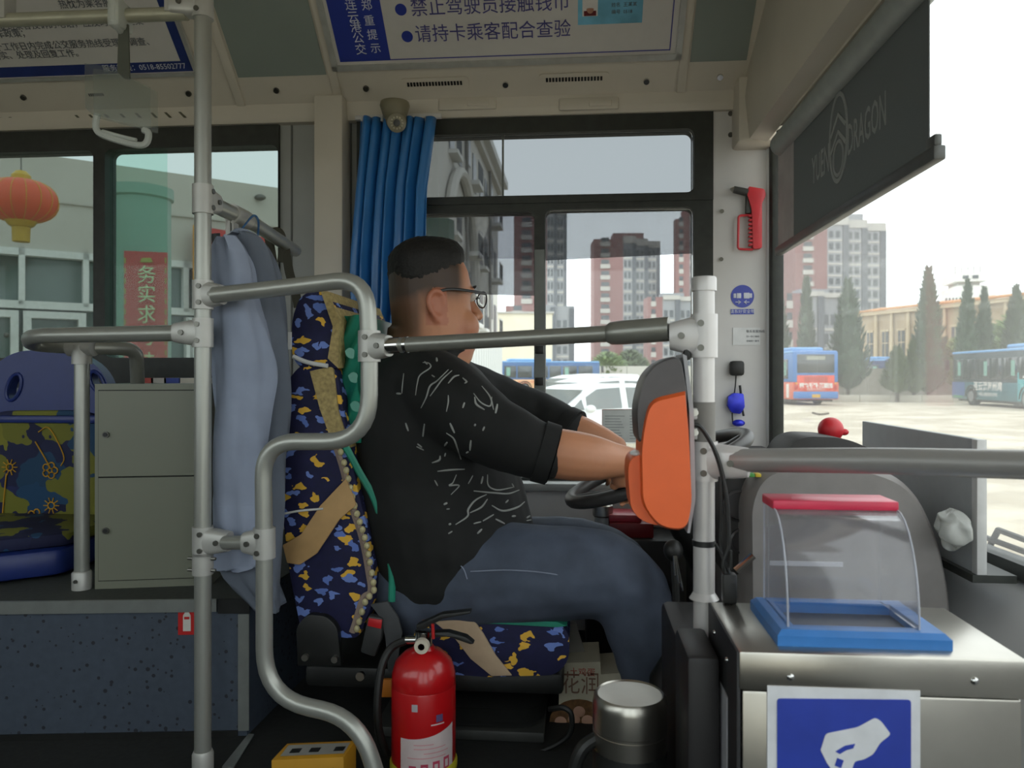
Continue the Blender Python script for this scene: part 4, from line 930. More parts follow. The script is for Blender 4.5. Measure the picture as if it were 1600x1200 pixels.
# ------------------------------------------------------------------ fare box
yf0, yf1 = .90, 1.095
fb = thing('fare_box', 'stainless steel fare box with a blue coin sign, next to the front pole', 'fare box', Q(1380, 1200, 1.0))
zt_ = Q(1155, 1018, yf0).z
fx0, fx1 = Q(1155, 1018, yf0).x, Q(1606, 1018, yf0).x
B().box(fx0, fx1, yf0, yf1, zt_ - .045, zt_, .003).build('lid', steel, fb)
B().box(fx0 + .004, fx1 - .004, yf0 + .003, yf1 - .002, FZ, zt_ - .046, .003).build('cabinet', steel, fb)
B().box(fx0 - .0025, fx0 + .002, yf0 + .002, yf1, FZ + .01, zt_ - .001, .001).build('side_cover', mat('dark_side', '2b2b2d', .5, .3), fb)
for px, py in ((1235, 1058), (1523, 1064)):
    c = Q(px, py, yf0); B().sphere(c, (.0045, .003, .0045), 10, 8).build('rivet', chrome, fb)
for yy, zz in ((.955, zt_ - .03), (1.04, zt_ - .025)): B().sphere((fx0 - .003, yy, zz), .0035, 8, 6).build('rivet', chrome, fb)
B().box(fx0 - .004, fx0 - .002, .955, 1.005, zt_ - .20, zt_ - .075).build('rating_plate', mat('plate_grey', '9c9ca0', .5), fb)
# sign with a hand dropping a coin
yz = yf0 - .001
sgw = mat('sign_white', 'd5d6d9', .4); sgb = mat('sign_blue', '2b3fa0', .4)
B().box(Q(1199, 0, yz).x, Q(1438, 0, yz).x, yz, yz + .003, Q(1300, 1330, yz).z, Q(1300, 1075, yz).z).build('sign_plate', sgw, fb)
B().prism(fillet([Q(1214, 1320, yz), Q(1214, 1091, yz), Q(1423, 1093, yz), Q(1423, 1320, yz), Q(1214, 1320, yz)], .004, 4)[:-1], Vector((0, -.001, 0))).build('sign_field', sgb, fb)
hand = [(1282, 1172), (1290, 1146), (1340, 1136), (1367, 1121), (1376, 1126), (1391, 1146), (1388, 1150), (1375, 1160), (1364, 1178), (1350, 1186), (1335, 1189), (1330, 1205), (1318, 1212), (1302, 1206), (1292, 1192)]
B().prism(fillet([Q(a_, c_, yz - .001) for a_, c_ in hand], .003, 2), Vector((0, -.0008, 0))).build('hand_symbol', sgw, fb)
for pts in ([(1305, 1174), (1320, 1165), (1336, 1162), (1333, 1169), (1322, 1172), (1312, 1178)], [(1304, 1196), (1308, 1184), (1318, 1188), (1314, 1200)]):
    B().prism([Q(a_, c_, yz - .0018) for a_, c_ in pts], Vector((0, -.0006, 0))).build('finger_line', sgb, fb)
c = Q(1310, 1235, yz - .001); B().cyl(c, c + Vector((0, -.0008, 0)), .014, n=24).build('coin_symbol', sgw, fb)
# blue frame and clear hood
zf = zt_
F0, F1, F2, F3 = Q(1215, 985, yf0 + .022), Q(1489, 985, yf0 + .022), None, None
fxa, fxb = F0.x, F1.x; fya, fyb = yf0 + .022, yf1 - .03
blf = mat('frame_blue', '2f6fb2', .35)
oc = [(fxa, fya), (fxb, fya), (fxb, fyb), (fxa, fyb)]; ic = [(fxa + .024, fya + .024), (fxb - .024, fya + .024), (fxb - .024, fyb - .024), (fxa + .024, fyb - .024)]
rgs = [[Vector((x, y, zf)) for x, y in oc], [Vector((x, y, zf + .012)) for x, y in oc], [Vector((x + (.006 if i in (0, 3) else -.006), y + (.006 if i < 2 else -.006), zf + .018)) for i, (x, y) in enumerate(oc)], [Vector((x, y, zf + .018)) for x, y in ic], [Vector((x, y, zf)) for x, y in ic]]
B().loft(rgs, cap=False).build('blue_frame', blf, fb)
B().box(fxa + .02, fxb - .02, fya + .02, fyb - .02, zf, zf + .004).build('coin_tray', mat('tray_dark', '2b2b2f', .4), fb)
hdg = glass('acrylic', (.955, .955, .97), .08, .05, dust_haze=.03)
ax0, ax1 = fxa + .016, fxb - .03; ay0, ay1 = fya + .016, fyb - .01; az = Q(1285, 790, ay1 - .03).z
prof = [(ay1, zf + .018), (ay1, az), (ay1 - .05, az)] + [(ay1 - .05 - (ay1 - .05 - ay0) * math.sin(q), zf + .018 + (az - zf - .018) * math.cos(q)) for q in [math.pi / 2 * k / 8 for k in range(1, 9)]]
for x in (ax0, ax1 - .003): B().prism([Vector((x, y, z)) for y, z in prof], Vector((.003, 0, 0))).build('hood_side', hdg, fb)
rg = [[Vector((ax0, y, z)), Vector((ax1, y, z)), Vector((ax1, y + .002, z - .002)), Vector((ax0, y + .002, z - .002))] for y, z in prof[2:]]
for x in (ax0, ax1): B().tube([Vector((x, y, z)) for y, z in prof[2:]], .0012, 6).build('hood_edge', mat('acrylic_edge', 'b9bcc6', .2, alpha=.7), fb)
B().tube([Vector((ax0, ay1, zf + .018)), Vector((ax0, ay1, az))], .0012, 6).build('hood_edge', mat('acrylic_edge'), fb)
B().loft(rg).build('hood_front', hdg, fb); B().box(ax0, ax1, ay1 - .003, ay1, zf + .018, az).build('hood_back', hdg, fb)
B().box(ax0 - .002, ax1 + .002, ay1 - .055, ay1 + .004, az - .002, az + .010, .002).build('hood_top', mat('top_red', 'c72b4b', .35), fb)
for s in range(24):
    xx = ax0 + .01 + s * (ax1 - ax0 - .06) / 23; B().box(xx - .0022, xx + .0022, ay1 + .0005, ay1 + .0025, zf + .062, zf + .068).build('perforation', white, fb)
# black console between driver and fare box
bcx = thing('engine_cover', 'black console beside the fare box', 'console', Q(1080, 1200, 1.25))
B().box(Q(1048, 1100, 1.22).x, fx0 + .05, 1.135, 1.36, FZ, Q(1075, 985, 1.2).z, .01).build('cover_body', mat('console_black', '1c1a1b', .5, var=.15), bcx)
B().box(Q(1050, 1100, 1.05).x + .01, fx0 - .006, .98, 1.10, FZ, Q(1100, 1010, 1.02).z, .008).build('cover_step', mat('console_black'), bcx)
for k in range(2): B().cyl(Q(1095, 974 + 60 * k, 1.13), Q(1095, 974 + 60 * k, 1.126), .005, n=10).build('screw', steel, bcx)

# ------------------------------------------------------------------ orange card reader on the front pole
cd = thing('card_reader', 'orange and grey card reader fixed to the front pole', 'card reader', Q(1035, 835, 1.08))
yc0, yc1 = 1.055, 1.155
org = mat('reader_orange', 'df5f26', .42, var=.03); grd = mat('reader_grey', '4b4748', .45)
def C_(px, py, y=yc0): return Q(px, py, y)
def shell_prism(pts, y0, y1, ins, m, name, par, rad=.012):
    """outline in x,z with a rounded front and back edge"""
    o_ = fillet(pts + [pts[0]], [0] + [rad] * (len(pts) - 1) + [0], 5)[:-1]
    c = sum(o_, Vector()) / len(o_); rings = []
    for t, s in ((0, ins), (.10, ins * .35), (.25, 0), (.8, 0), (1, ins * .2)):
        y = y0 + (y1 - y0) * t
        rings.append([Vector((p.x + (c.x - p.x) * s, y, p.z + (c.z - p.z) * s)) for p in o_])
    return B().loft(rings).build(name, m, par, ang=50)
gs = shell_prism([C_(1076, 610), C_(1066, 553), C_(1030, 562), C_(1005, 590), C_(994, 640), C_(997, 690), C_(1010, 700), C_(1076, 700)], yc0 + .004, yc1, .06, grd, 'grey_shell', cd, .014)
orp = [C_(1072, 608), C_(1015, 621), C_(1005, 660), C_(1000, 700), C_(1002, 790), C_(1030, 828), C_(1074, 833), C_(1083, 790), C_(1078, 680)]
shell_prism(orp, yc0 - .006, yc1 - .01, .07, org, 'orange_shell', cd, .016)
shell_prism([C_(1010, 706), C_(984, 716), C_(981, 740), C_(986, 800), C_(1005, 820), C_(1040, 829), C_(1040, 706)], yc0 + .012, yc1 - .012, .05, org, 'orange_lobe', cd, .012)
B().sphere(C_(994, 708, yc0 + .03), (.009, .02, .004), 12, 8).build('reader_lamp', white, cd)
B().prism([C_(1067, 553, yc0 + .02), C_(1073, 556, yc0 + .02), C_(1084, 640, yc0 + .02), C_(1087, 780, yc0 + .02), C_(1078, 833, yc0 + .02), C_(1074, 833, yc0 + .02), C_(1080, 780, yc0 + .02), C_(1077, 640, yc0 + .02)], Vector((0, .08, 0))).build('back_plate', mat('plate_grey'), cd)
for py in (645, 676):
    B().box(C_(1078, py, yB).x, xB - .01, yB - .012, yB + .012, C_(1080, py + 10, yB).z, C_(1080, py - 8, yB).z, .002).build('bracket', polelight, cd)
    B().cyl(C_(1086, py, yB - .012), C_(1086, py, yB - .018), .005, n=10).build('bolt', steel, cd)
B().box(C_(1067, 0, yB).x, C_(1079, 0, yB).x, yB - .01, yB + .01, C_(1070, 563, yB).z, C_(1070, 540, yB).z, .004).build('antenna', blackpl, cd)
cb = thing('reader_cable', 'black cables hanging from the card reader down the pole', 'cable', Q(1135, 900, 1.08))
for pts in ([(1080, 664), (1095, 668), (1115, 700), (1128, 740), (1136, 790), (1138, 850), (1130, 880), (1135, 905)], [(1125, 745), (1127, 800), (1126, 860), (1140, 890), (1142, 860)], [(1118, 850), (1130, 870), (1141, 900), (1143, 920)]):
    B().tube(catmull([Q(a_, c_, 1.088) for a_, c_ in pts], 6), .0032 if pts[0][0] == 1080 else .0024, 8).build('cable_run', blackpl, cb)
B().box(Q(1128, 0, 1.09).x, Q(1150, 0, 1.09).x, 1.08, 1.098, zt_ + .001, Q(1135, 895, 1.09).z, .003).build('plug', blackpl, cb)

# ------------------------------------------------------------------ floor things
ex = thing('fire_extinguisher', 'red dry powder fire extinguisher standing beside the driver seat', 'fire extinguisher', Q(662, 1205, 1.38))
ye = 1.385; xe = X(662, y=ye); R_e = .0585
def ez(py): return Q(662, py, ye).z
exr = mat('extinguisher_red', 'b01217', .28, var=.04, coat=.3)
z0 = FZ + .004; zs_ = ez(1045); ztop = ez(1012)
pr = [(0, z0), (R_e * .9, z0), (R_e, z0 + .012), (R_e, ez(1068)), (R_e * .992, ez(1067)), (R_e, ez(1066)), (R_e * .985, ez(1050)), (R_e * .88, ez(1032)), (R_e * .6, ez(1018)), (R_e * .36, ez(1013)), (.018, ez(1008)), (0, ez(1008))]
B().lathe(pr, (xe, ye, 0), 36).build('cylinder', exr, ex)
B().lathe([(R_e + .001, z0), (R_e + .003, z0 + .004), (R_e + .003, z0 + .016), (R_e + .001, z0 + .02)], (xe, ye, 0), 36).build('base_band', mat('yellow_band', 'b9b02e', .5), ex)
def arc(r, a0, a1, zf0, zf1, m, name, n=14):
    def f(u, v): 
        q = a0 + (a1 - a0) * u; return Vector((xe + r * math.sin(q), ye - r * math.cos(q), zf0(u) + (zf1(u) - zf0(u)) * v))
    return B().grid(f, n, 4).build(name, m, ex)
lbl = arc(R_e + .0006, -.55, 1.25, lambda u: z0 + .02, lambda u: ez(1133) + .018 * u * u, mat('label_pale', 'c8b9b8', .5), 'label')
pk = mat('label_pink', 'b2405a', .5)
for k in range(4):
    a_ = -.25 + k * .36; arc(R_e + .0011, a_, a_ + .22, lambda u: ez(1190) + k * .003, lambda u: ez(1172) + k * .003, pk, 'pictogram', 4)
    arc(R_e + .0015, a_ + .05, a_ + .16, lambda u: ez(1187) + k * .003, lambda u: ez(1176) + k * .003, mat('label_pale'), 'pictogram', 3)
for k, (py, a0_, a1_) in enumerate(((1140, -.1, .5), (1146, -.1, .9), (1153, .2, 1.0), (1160, -.3, .9))):
    arc(R_e + .0011, a0_, a1_, lambda u: ez(py + 1.4), lambda u: ez(py), mat('label_rose', 'c98d92', .5), 'print_line', 8)
arc(R_e + .0008, .42, .85, lambda u: ez(1113), lambda u: ez(1111), mat('label_pale'), 'maker_mark', 5); arc(R_e + .0008, .58, .8, lambda u: ez(1109), lambda u: ez(1098), mat('mark_blue', '5a4a72', .5), 'maker_mark', 4)
arc(R_e + .0008, -.16, .02, lambda u: ez(1091), lambda u: ez(1080), mat('mark_ring', 'a8a4a8', .4), 'seal', 4)
B().cyl((xe, ye, ez(1010)), (xe, ye, ez(985)), .016).build('valve', chrome, ex)
gq = Q(660, 1008, ye - .025); B().lathe([(0, .010), (.013, .010), (.014, .0)], gq, 20, Matrix.Rotation(math.pi / 2, 3, 'X')).build('gauge', mat('gauge_face', 'c8bfae', .3), ex); B().lathe([(0, .0108), (.006, .0108)], gq, 12, Matrix.Rotation(math.pi / 2, 3, 'X')).build('gauge_dial', mat('label_pink'), ex)
B().prism([Q(651, 985, ye - .01), Q(650, 978, ye - .01), Q(690, 960, ye - .01), Q(735, 955, ye - .01), Q(735, 959, ye - .01), Q(692, 967, ye - .01), Q(662, 984, ye - .01)], Vector((0, .02, 0)), .001).build('upper_lever', blackpl, ex)
B().prism([Q(660, 1000, ye - .01), Q(668, 989, ye - .01), Q(700, 988, ye - .01), Q(728, 996, ye - .01), Q(740, 1006, ye - .01), Q(735, 1007, ye - .01), Q(700, 995, ye - .01), Q(672, 997, ye - .01)], Vector((0, .02, 0)), .001).build('lower_lever', blackpl, ex)
B().tube([Q(676, 975, ye - .012), Q(677, 998, ye - .012)], .003, 8).build('safety_pin', mat('pin_red', 'b02020', .4), ex)
B().cyl(Q(634, 1000, ye), Q(655, 1000, ye), .0075).build('hose_fitting', chrome, ex)
B().tube(catmull([Q(636, 1000, ye), Q(612, 1012, ye), Q(597, 1040, ye - .01), Q(590, 1090, ye - .02), Q(592, 1140, ye - .02), Q(604, 1180, ye)], 6), .0075, 10).build('hose', blackpl, ex)
# steel thermos
th = thing('thermos', 'large thermos with a brushed steel lid and black body', 'thermos', Q(984, 1200, 1.12))
yt = 1.12; xt = X(984, y=yt); RT = .0535
def tz(py): return Q(984, py, yt).z
B().lathe([(0, FZ), (RT * .97, FZ), (RT, FZ + .01), (RT * 1.0, tz(1165)), (RT * .98, tz(1160))], (xt, yt, 0), 36).build('body', blackpl, th)
B().lathe([(RT, tz(1165)), (RT, tz(1138)), (RT * .985, tz(1137)), (RT * .985, tz(1133)), (RT, tz(1132)), (RT, tz(1098)), (RT * .96, tz(1086)), (RT * .90, tz(1082)), (RT * .86, tz(1084)), (0, tz(1084))], (xt, yt, 0), 40).build('steel_lid', steel, th)
B().tube(catmull([Vector((xt - RT * .9, yt - .01, tz(1150))), Vector((xt - RT * 1.3, yt - .02, tz(1165))), Vector((xt - RT * 1.5, yt - .02, tz(1210))), Vector((xt - RT * 1.2, yt - .02, tz(1260))), Vector((xt - RT * .9, yt, tz(1280)))], 5), .010, 10).build('handle', blackpl, th)
# egg carton bag
eb = thing('egg_box', 'cream paper box printed with brown eggs, standing in the footwell', 'box', Q(905, 1165, 1.62))
yg = 1.60
ebm = mat('cream_card', 'b9b29c', .7, var=.05)
B().prism([Q(872, 1166, yg), Q(874, 1035, yg), Q(882, 1032, yg), Q(882, 1036, yg), Q(938, 1034, yg), Q(939, 1054, yg), Q(985, 1050, yg), Q(985, 1166, yg)], Vector((0, .12, 0))).build('carton', ebm, eb)
B().prism([Q(876, 1030, yg + .06), Q(884, 975, yg + .06), Q(900, 975, yg + .06), Q(918, 1032, yg + .06)], Vector((0, .01, 0))).build('upright_flap', mat('grey_card', '77736c', .7), eb)
nest = mat('nest_brown', '6b4a2a', .8, var=.4, scale=90); c = Q(905, 1130, yg - .001)
B().prism([c + Vector((math.cos(q) * .062, 0, math.sin(q) * .050)) for q in [2 * math.pi * k / 24 for k in range(24)]], Vector((0, -.001, 0))).build('nest_print', nest, eb)
egm = mat('egg_print', 'b98f78', .6, var=.08)
for px, py in ((905, 1112), (897, 1124), (918, 1126), (876, 1128), (906, 1139), (922, 1138), (893, 1152), (911, 1150), (886, 1142)):
    B().sphere(Q(px, py, yg - .002), (.0125, .002, .0115), 12, 8).build('egg_print', egm, eb)
text('花润', Q(907, 1070, yg - .001), (1, 0, 0), UP, .05, mat('ink_brown', '7a5d4c', .7), eb, sx=.8); text('土鸡蛋', Q(910, 1051, yg - .001), (1, 0, 0), UP, .018, mat('ink_red', 'a84436', .7), eb)
# yellow box
yb2 = 1.40
yx = thing('yellow_box', 'yellow cardboard parts box lying on the floor by the gate', 'box', Q(480, 1200, yb2))
yel = mat('yellow_card', 'b5841a', .6, var=.05)
zq = QZ(480, 1183, FZ + .075).z
p0, p1 = QZ(424, 1188, zq), QZ(537, 1183, zq); p2, p3 = QZ(538, 1168, zq), QZ(428, 1165, zq)
B().prism([p0, p1, Vector((p1.x + .004, p1.y + .06, zq)), Vector((p0.x + .004, p0.y + .06, zq))], Vector((0, 0, -.074)), .001).build('carton', yel, yx)
def on_top(u, v): a_ = p0 + (p1 - p0) * u; return Vector((a_.x, a_.y + .06 * v, zq + .0006))
B().quad(on_top(.08, .2), on_top(.97, .2), on_top(.97, .85), on_top(.08, .85)).build('top_label', mat('label_grey', '8d8c86', .6), yx)
for u in (.18, .45, .8): B().prism([on_top(u, .35) + Vector((0, 0, .0004)), on_top(u + .14, .35) + Vector((0, 0, .0004)), on_top(u + .14, .6) + Vector((0, 0, .0004)), on_top(u, .6) + Vector((0, 0, .0004))], Vector((0, 0, .0004))).build('print_mark', blackpl, yx)
fr_n = (p1 - p0).cross(UP).normalized()
text('汽车配件', p0 + (p1 - p0) * .5 + Vector((0, 0, -.03)) + fr_n * .002, (p1 - p0), UP, .026, blackpl, yx)
# small cup, red box, gear lever
cu_ = thing('steel_cup', 'small steel capped bottle on the side shelf', 'bottle', Q(942, 845, 1.9))
c = Q(942, 800, 2.06); 
shz = c.z - .06
B().lathe([(.022, shz), (.022, c.z + .0)], (c.x, c.y, 0), 20).build('bottle_body', mat('bottle_clear', 'a7a9a8', .2, alpha=.6), cu_)
B().lathe([(.0, c.z + .022), (.024, c.z + .022), (.027, c.z + .018), (.027, c.z - .008), (.024, c.z - .012)], (c.x, c.y, 0), 24).build('steel_cap', steel, cu_)
rb2 = thing('red_box', 'dark red plastic box on the side shelf behind the card reader', 'box', Q(985, 850, 1.87))
q = Q(985, 825, 2.02); B().box(q.x - .055, q.x + .06, 2.02, 2.14, shz, q.z + .012, .004).build('box_body', mat('box_red', '7d1a22', .45), rb2); B().box(q.x - .055, q.x + .03, 2.03, 2.13, q.z + .012, q.z + .032, .004).build('box_lid', mat('lid_red', 'a3303c', .4), rb2)
shf = B().box(Q(915, 850, 2.0).x, Q(1060, 850, 2.0).x, 2.0, YW - .062, FZ, shz, .01).build('side_shelf', mat('shelf_grey', '3b3a3a', .6)); tag(shf, 'dark grey side cabinet below the window holding bottle and red box', 'cabinet')
gl = thing('gear_lever', 'gear lever with a black boot and hanging keys behind the pole', 'gear lever', Q(1060, 1000, 1.42))
B().tube([Q(1058, 1010, 1.42), Q(1056, 920, 1.42), Q(1052, 868, 1.42)], [.009, .007, .006], 10).build('lever_stick', blackpl, gl)
B().sphere(Q(1052, 860, 1.42), (.018, .018, .02), 14, 10).build('lever_knob', blackpl, gl)
B().lathe([(.05, FZ), (.05, Q(1058, 1060, 1.42).z), (.03, Q(1058, 1030, 1.42).z), (.014, Q(1058, 1000, 1.42).z)], (X(1058, y=1.42), 1.42, 0), 18).build('lever_boot', blackpl, gl)
for dx in (-3, 3, 9): B().tube([Q(1054 + dx * .3, 868, 1.40), Q(1058 + dx, 905 + dx * 2, 1.40)], .0022, 6).build('key', chrome, gl)
# ------------------------------------------------------------------ the driver
def shirt_mat():
    m = mat('black_shirt', '0f100f', .85, var=.25, scale=40, bump=.15); n, l, b = nodes_of(m)
    return m
def skin_mat():
    m = mat('skin', 'b9805f', .5, var=.06, scale=25, bump=.05); n, l, b = nodes_of(m)
    b.inputs['Subsurface Weight'].default_value = .08; b.inputs['Subsurface Radius'].default_value = (.01, .004, .002)
    at = n.new('ShaderNodeAttribute'); at.attribute_name = 'stubble'
    mx = n.new('ShaderNodeMix'); mx.data_type = 'RGBA'; mx.inputs['B'].default_value = (*lin('2b2620'), 1)
    l.new(at.outputs['Fac'], mx.inputs['Factor']); l.new(b.inputs['Base Color'].links[0].from_socket, mx.inputs['A'])
    a2 = n.new('ShaderNodeAttribute'); a2.attribute_name = 'flush'
    m2 = n.new('ShaderNodeMix'); m2.data_type = 'RGBA'; m2.inputs['B'].default_value = (*lin('a35a48'), 1)
    l.new(a2.outputs['Fac'], m2.inputs['Factor']); l.new(mx.outputs['Result'], m2.inputs['A']); l.new(m2.outputs['Result'], b.inputs['Base Color'])
    return m
shirtm, skinm = shirt_mat(), skin_mat()
jeanm = mat('blue_denim', '434b5a', .85, var=.18, scale=22, bump=.2); hairm = mat('black_hair', '12100e', .7, var=.4, scale=220, bump=.6)
ym = 1.70
def T(px, py, y=ym): return Q(px, py, y)
def ringed(rows, y0=ym, n=28, e=2.3):
    """horizontal rings from (py, back px, front px, half width, y centre)"""
    out = []
    for row in rows:
        py, l_, r_, w = row[:4]; yc = row[4] if len(row) > 4 else y0
        a_, c_ = T(l_, py, yc), T(r_, py, yc); cx = (a_ + c_) / 2; hx_ = (c_.x - a_.x) / 2; ring = []
        for k in range(n):
            q = 2 * math.pi * k / n; cs, sn = math.cos(q), math.sin(q)
            ring.append(Vector((cx.x + hx_ * math.copysign(abs(cs) ** (2 / e), cs), yc + w * math.copysign(abs(sn) ** (2 / e), sn), cx.z)))
        out.append(ring)
    return out
man = thing('person', 'driver in a black printed shirt, jeans and glasses holding the steering wheel', 'person', T(720, 1000))
# near and far arms and legs as tapered chains (px, py, y, r)
arm_n = [(668, 604, 1.545, .080), (712, 632, 1.485, .079), (775, 676, 1.45, .067), (820, 698, 1.44, .058)]
cuff_n = [(850, 707, 1.442, .052)]
fore_n = [(815, 696, 1.44, .046), (868, 708, 1.445, .048), (920, 715, 1.46, .045), (960, 719, 1.49, .034), (985, 721, 1.508, .028)]
arm_f = [(690, 600, 1.87, .08), (760, 625, 1.95, .075), (830, 650, 1.97, .064), (868, 664, 1.95, .058)]
cuff_f = [(888, 673, 1.935, .054)]
fore_f = [(868, 664, 1.95, .046), (905, 677, 1.93, .045), (940, 690, 1.92, .037), (962, 698, 1.915, .028)]
leg_n = [(672, 905, 1.585, .125), (760, 898, 1.55, .108), (860, 896, 1.53, .095), (935, 897, 1.525, .085), (975, 918, 1.525, .080), (998, 965, 1.525, .073), (1012, 1020, 1.525, .066), (1022, 1070, 1.53, .060), (1028, 1110, 1.53, .056)]
leg_f = [(685, 895, 1.82, .12), (770, 876, 1.86, .105), (860, 868, 1.855, .092), (930, 872, 1.86, .083), (968, 900, 1.86, .077), (990, 960, 1.86, .07), (1005, 1020, 1.86, .06), (1012, 1055, 1.86, .055)]
def chain(b, rows, sc=1.0, add=0, dens=5, n=16):
    pts = catmull([T(a_, c_, y) for a_, c_, y, r in rows], dens); rr = [v.x for v in catmull([Vector((r, 0, 0)) for *_, r in rows], dens)]
    b.tube(pts, [max(.004, r * sc + add) for r in rr], n)
    for p, r in ((pts[0], rr[0]), (pts[-1], rr[-1])): b.sphere(p, max(.004, r * sc + add) * .98, 14, 10)
torso = [(945, 622, 800, .20), (925, 612, 815, .222), (880, 598, 828, .25), (830, 584, 832, .262), (780, 574, 822, .262), (730, 566, 810, .256), (680, 560, 798, .25), (640, 560, 788, .24), (605, 566, 768, .225), (580, 574, 748, .20), (562, 582, 728, .165), (548, 590, 716, .125)]
# --- head
hc = T(672, 550, 1.69)          # under the chin line, below the ear
turn = math.radians(31); HM = Matrix.Translation(hc) @ Matrix.Rotation(turn, 4, 'Z')
HR = [(-.075, .050, -.080, .083), (-.04, .072, -.081, .087), (-.018, .090, -.081, .087), (.005, .097, -.081, .088), (.03, .098, -.080, .092), (.055, .094, -.080, .094), (.08, .090, -.083, .092), (.105, .087, -.086, .088), (.13, .088, -.089, .085), (.155, .088, -.090, .083), (.18, .082, -.090, .081), (.205, .069, -.084, .074), (.225, .050, -.070, .061), (.238, .024, -.046, .038), (.243, .004, -.02, .014)]
def head_rings(grow=0, n=36, e=2.35, rows=HR):
    out = []
    for h, f, b_, w in rows:
        cx, hx_ = (f + b_) / 2, (f - b_) / 2 + grow; ring = []
        for k in range(n):
            q = 2 * math.pi * k / n; cs, sn = math.cos(q), math.sin(q)
            ring.append(HM @ Vector((cx + hx_ * math.copysign(abs(cs) ** (2 / e), cs), (w + grow) * math.copysign(abs(sn) ** (2 / e), sn), h)))
        out.append(ring)
    return out
def HP(x, y, z): return HM @ Vector((x, y, z))
R3 = HM.to_3x3()
bod = B()
bod.loft([[p for p in r] for r in head_rings()])
# brow, nose, lips, chin, cheeks
bod.sphere(HP(.084, 0, .138), (.014, .05, .014), 14, 10, R3)
bod.tube([HP(.090, 0, .125), HP(.102, 0, .105), HP(.116, 0, .083), HP(.110, 0, .078)], [.010, .012, .014, .010], 12); bod.sphere(HP(.116, 0, .084), (.013, .014, .011), 12, 10, R3)
for s in (-1, 1): bod.sphere(HP(.102, s * .014, .080), (.012, .009, .009), 10, 8, R3); bod.sphere(HP(.052, s * .055, .055), (.042, .036, .040), 14, 10, R3)
bod.sphere(HP(.098, 0, .056), (.014, .026, .007), 12, 8, R3); bod.sphere(HP(.097, 0, .043), (.014, .024, .008), 12, 8, R3); bod.sphere(HP(.090, 0, .012), (.018, .028, .016), 12, 8, R3)
for s in (-1, 1):                                  # ears: a rim, a lobe, the concha hollow left between
    ea = [HP(-.016, s * .088, .068), HP(-.030, s * .096, .078), HP(-.040, s * .098, .100), HP(-.034, s * .098, .120), HP(-.018, s * .095, .126), HP(-.004, s * .09, .116), HP(-.004, s * .088, .098)]
    bod.tube(catmull(ea, 5), [.0062] * 31, 8); bod.sphere(HP(-.018, s * .092, .068), (.010, .006, .010), 10, 8, R3); bod.sphere(HP(-.022, s * .089, .097), (.015, .005, .022), 12, 8, R3)
# neck
bod.tube([T(655, 605, 1.70), T(662, 560, 1.70), T(665, 515, 1.695)], [.098, .088, .084], 22)
# shrunken trunk inside the shirt keeps it one body
bod.loft([[(sum(r, Vector()) / len(r)) + (p - sum(r, Vector()) / len(r)) * .9 for p in r] for r in ringed(torso)])
chain(bod, arm_n, .86); chain(bod, arm_f, .86); chain(bod, fore_n); chain(bod, fore_f); chain(bod, leg_n, .86); chain(bod, leg_f, .86)
# hands on the rim: palm, four fingers wrapped over the wheel, thumb along the inside
def hand(b, wrist, phi, side):
    g = rim(phi); tang = (rim(phi + .02) - rim(phi - .02)).normalized(); out = (g - wc).normalized(); up = wn_
    w = T(*wrist[:3]); palm = g + out * .012 + up * .022
    b.tube(catmull([w, (w + palm) / 2 + up * .004, palm], 5), [.028, .029, .030, .031, .032, .034, .034, .033, .032, .03, .028], 14, sx=.72)
    for k, ln_ in enumerate((.9, 1.0, .96, .78)):
        o_ = tang * ((k - 1.5) * .0185) * side
        pts = [palm + o_ * .8 + out * .004, g + o_ + up * .026 - out * .008, g + o_ + up * .012 - out * .027 * ln_, g + o_ - up * .012 - out * .022 * ln_, g + o_ - up * .022 + out * .002]
        b.tube(catmull(pts, 4), [.0098, .0098, .0096, .0095, .0093, .009, .009, .0088, .0085, .0083, .008, .0078, .0076, .0072, .0068, .006, .005], 8)
    th_ = [w + (palm - w) * .6 - tang * .02 * side, palm - tang * .034 * side - out * .004, g - tang * .05 * side + up * .016 - out * .008, g - tang * .058 * side + up * .012 + out * .004]
    b.tube(catmull(th_, 4), [.013, .0125, .012, .0115, .011, .0108, .0105, .0102, .010, .0098, .0092, .008, .006], 8)
PHN, PHF = math.radians(112), math.radians(-118)
hand(bod, fore_n[-1], PHN, 1); hand(bod, fore_f[-1], PHF, -1)
body = bod.build('body', skinm, man); remesh(body, .0042, 3)
me = body.data; A1 = me.attributes.new('stubble', 'FLOAT', 'POINT'); A2 = me.attributes.new('flush', 'FLOAT', 'POINT')
iH = HM.inverted() @ gmat(man)
def sm(a_, b_, x): t = max(0, min(1, (x - a_) / (b_ - a_))); return t * t * (3 - 2 * t)
for v in me.vertices:
    p = iH @ v.co; s = f = 0
    if p.z > -.06 and abs(p.y) < .12 and -.13 < p.x < .13:
        front = .055 - sm(.10, .18, p.z) * .0
        edge_ = sm(.062, .03, p.x) * sm(.09, .135, p.z)                   # temples
        back = sm(-.040, -.058, p.x) * sm(-.02, .05, p.z)
        s = max(edge_, back) * (.5 + .5 * sm(.10, .15, p.z) + .25 * sm(-.03, -.08, p.x)); s = min(.93, s)
        if abs(p.y) > .084 and .055 < p.z < .135 and -.047 < p.x < .006: s = 0; f = .55
        f = max(f, .35 * sm(.02, .04, p.x) * sm(.08, .04, p.z) * sm(-.02, .0, p.z), .5 if (p.x > .095 and .036 < p.z < .062 and abs(p.y) < .03) else 0)
    A1.data[v.index].value = max(0, s); A2.data[v.index].value = f
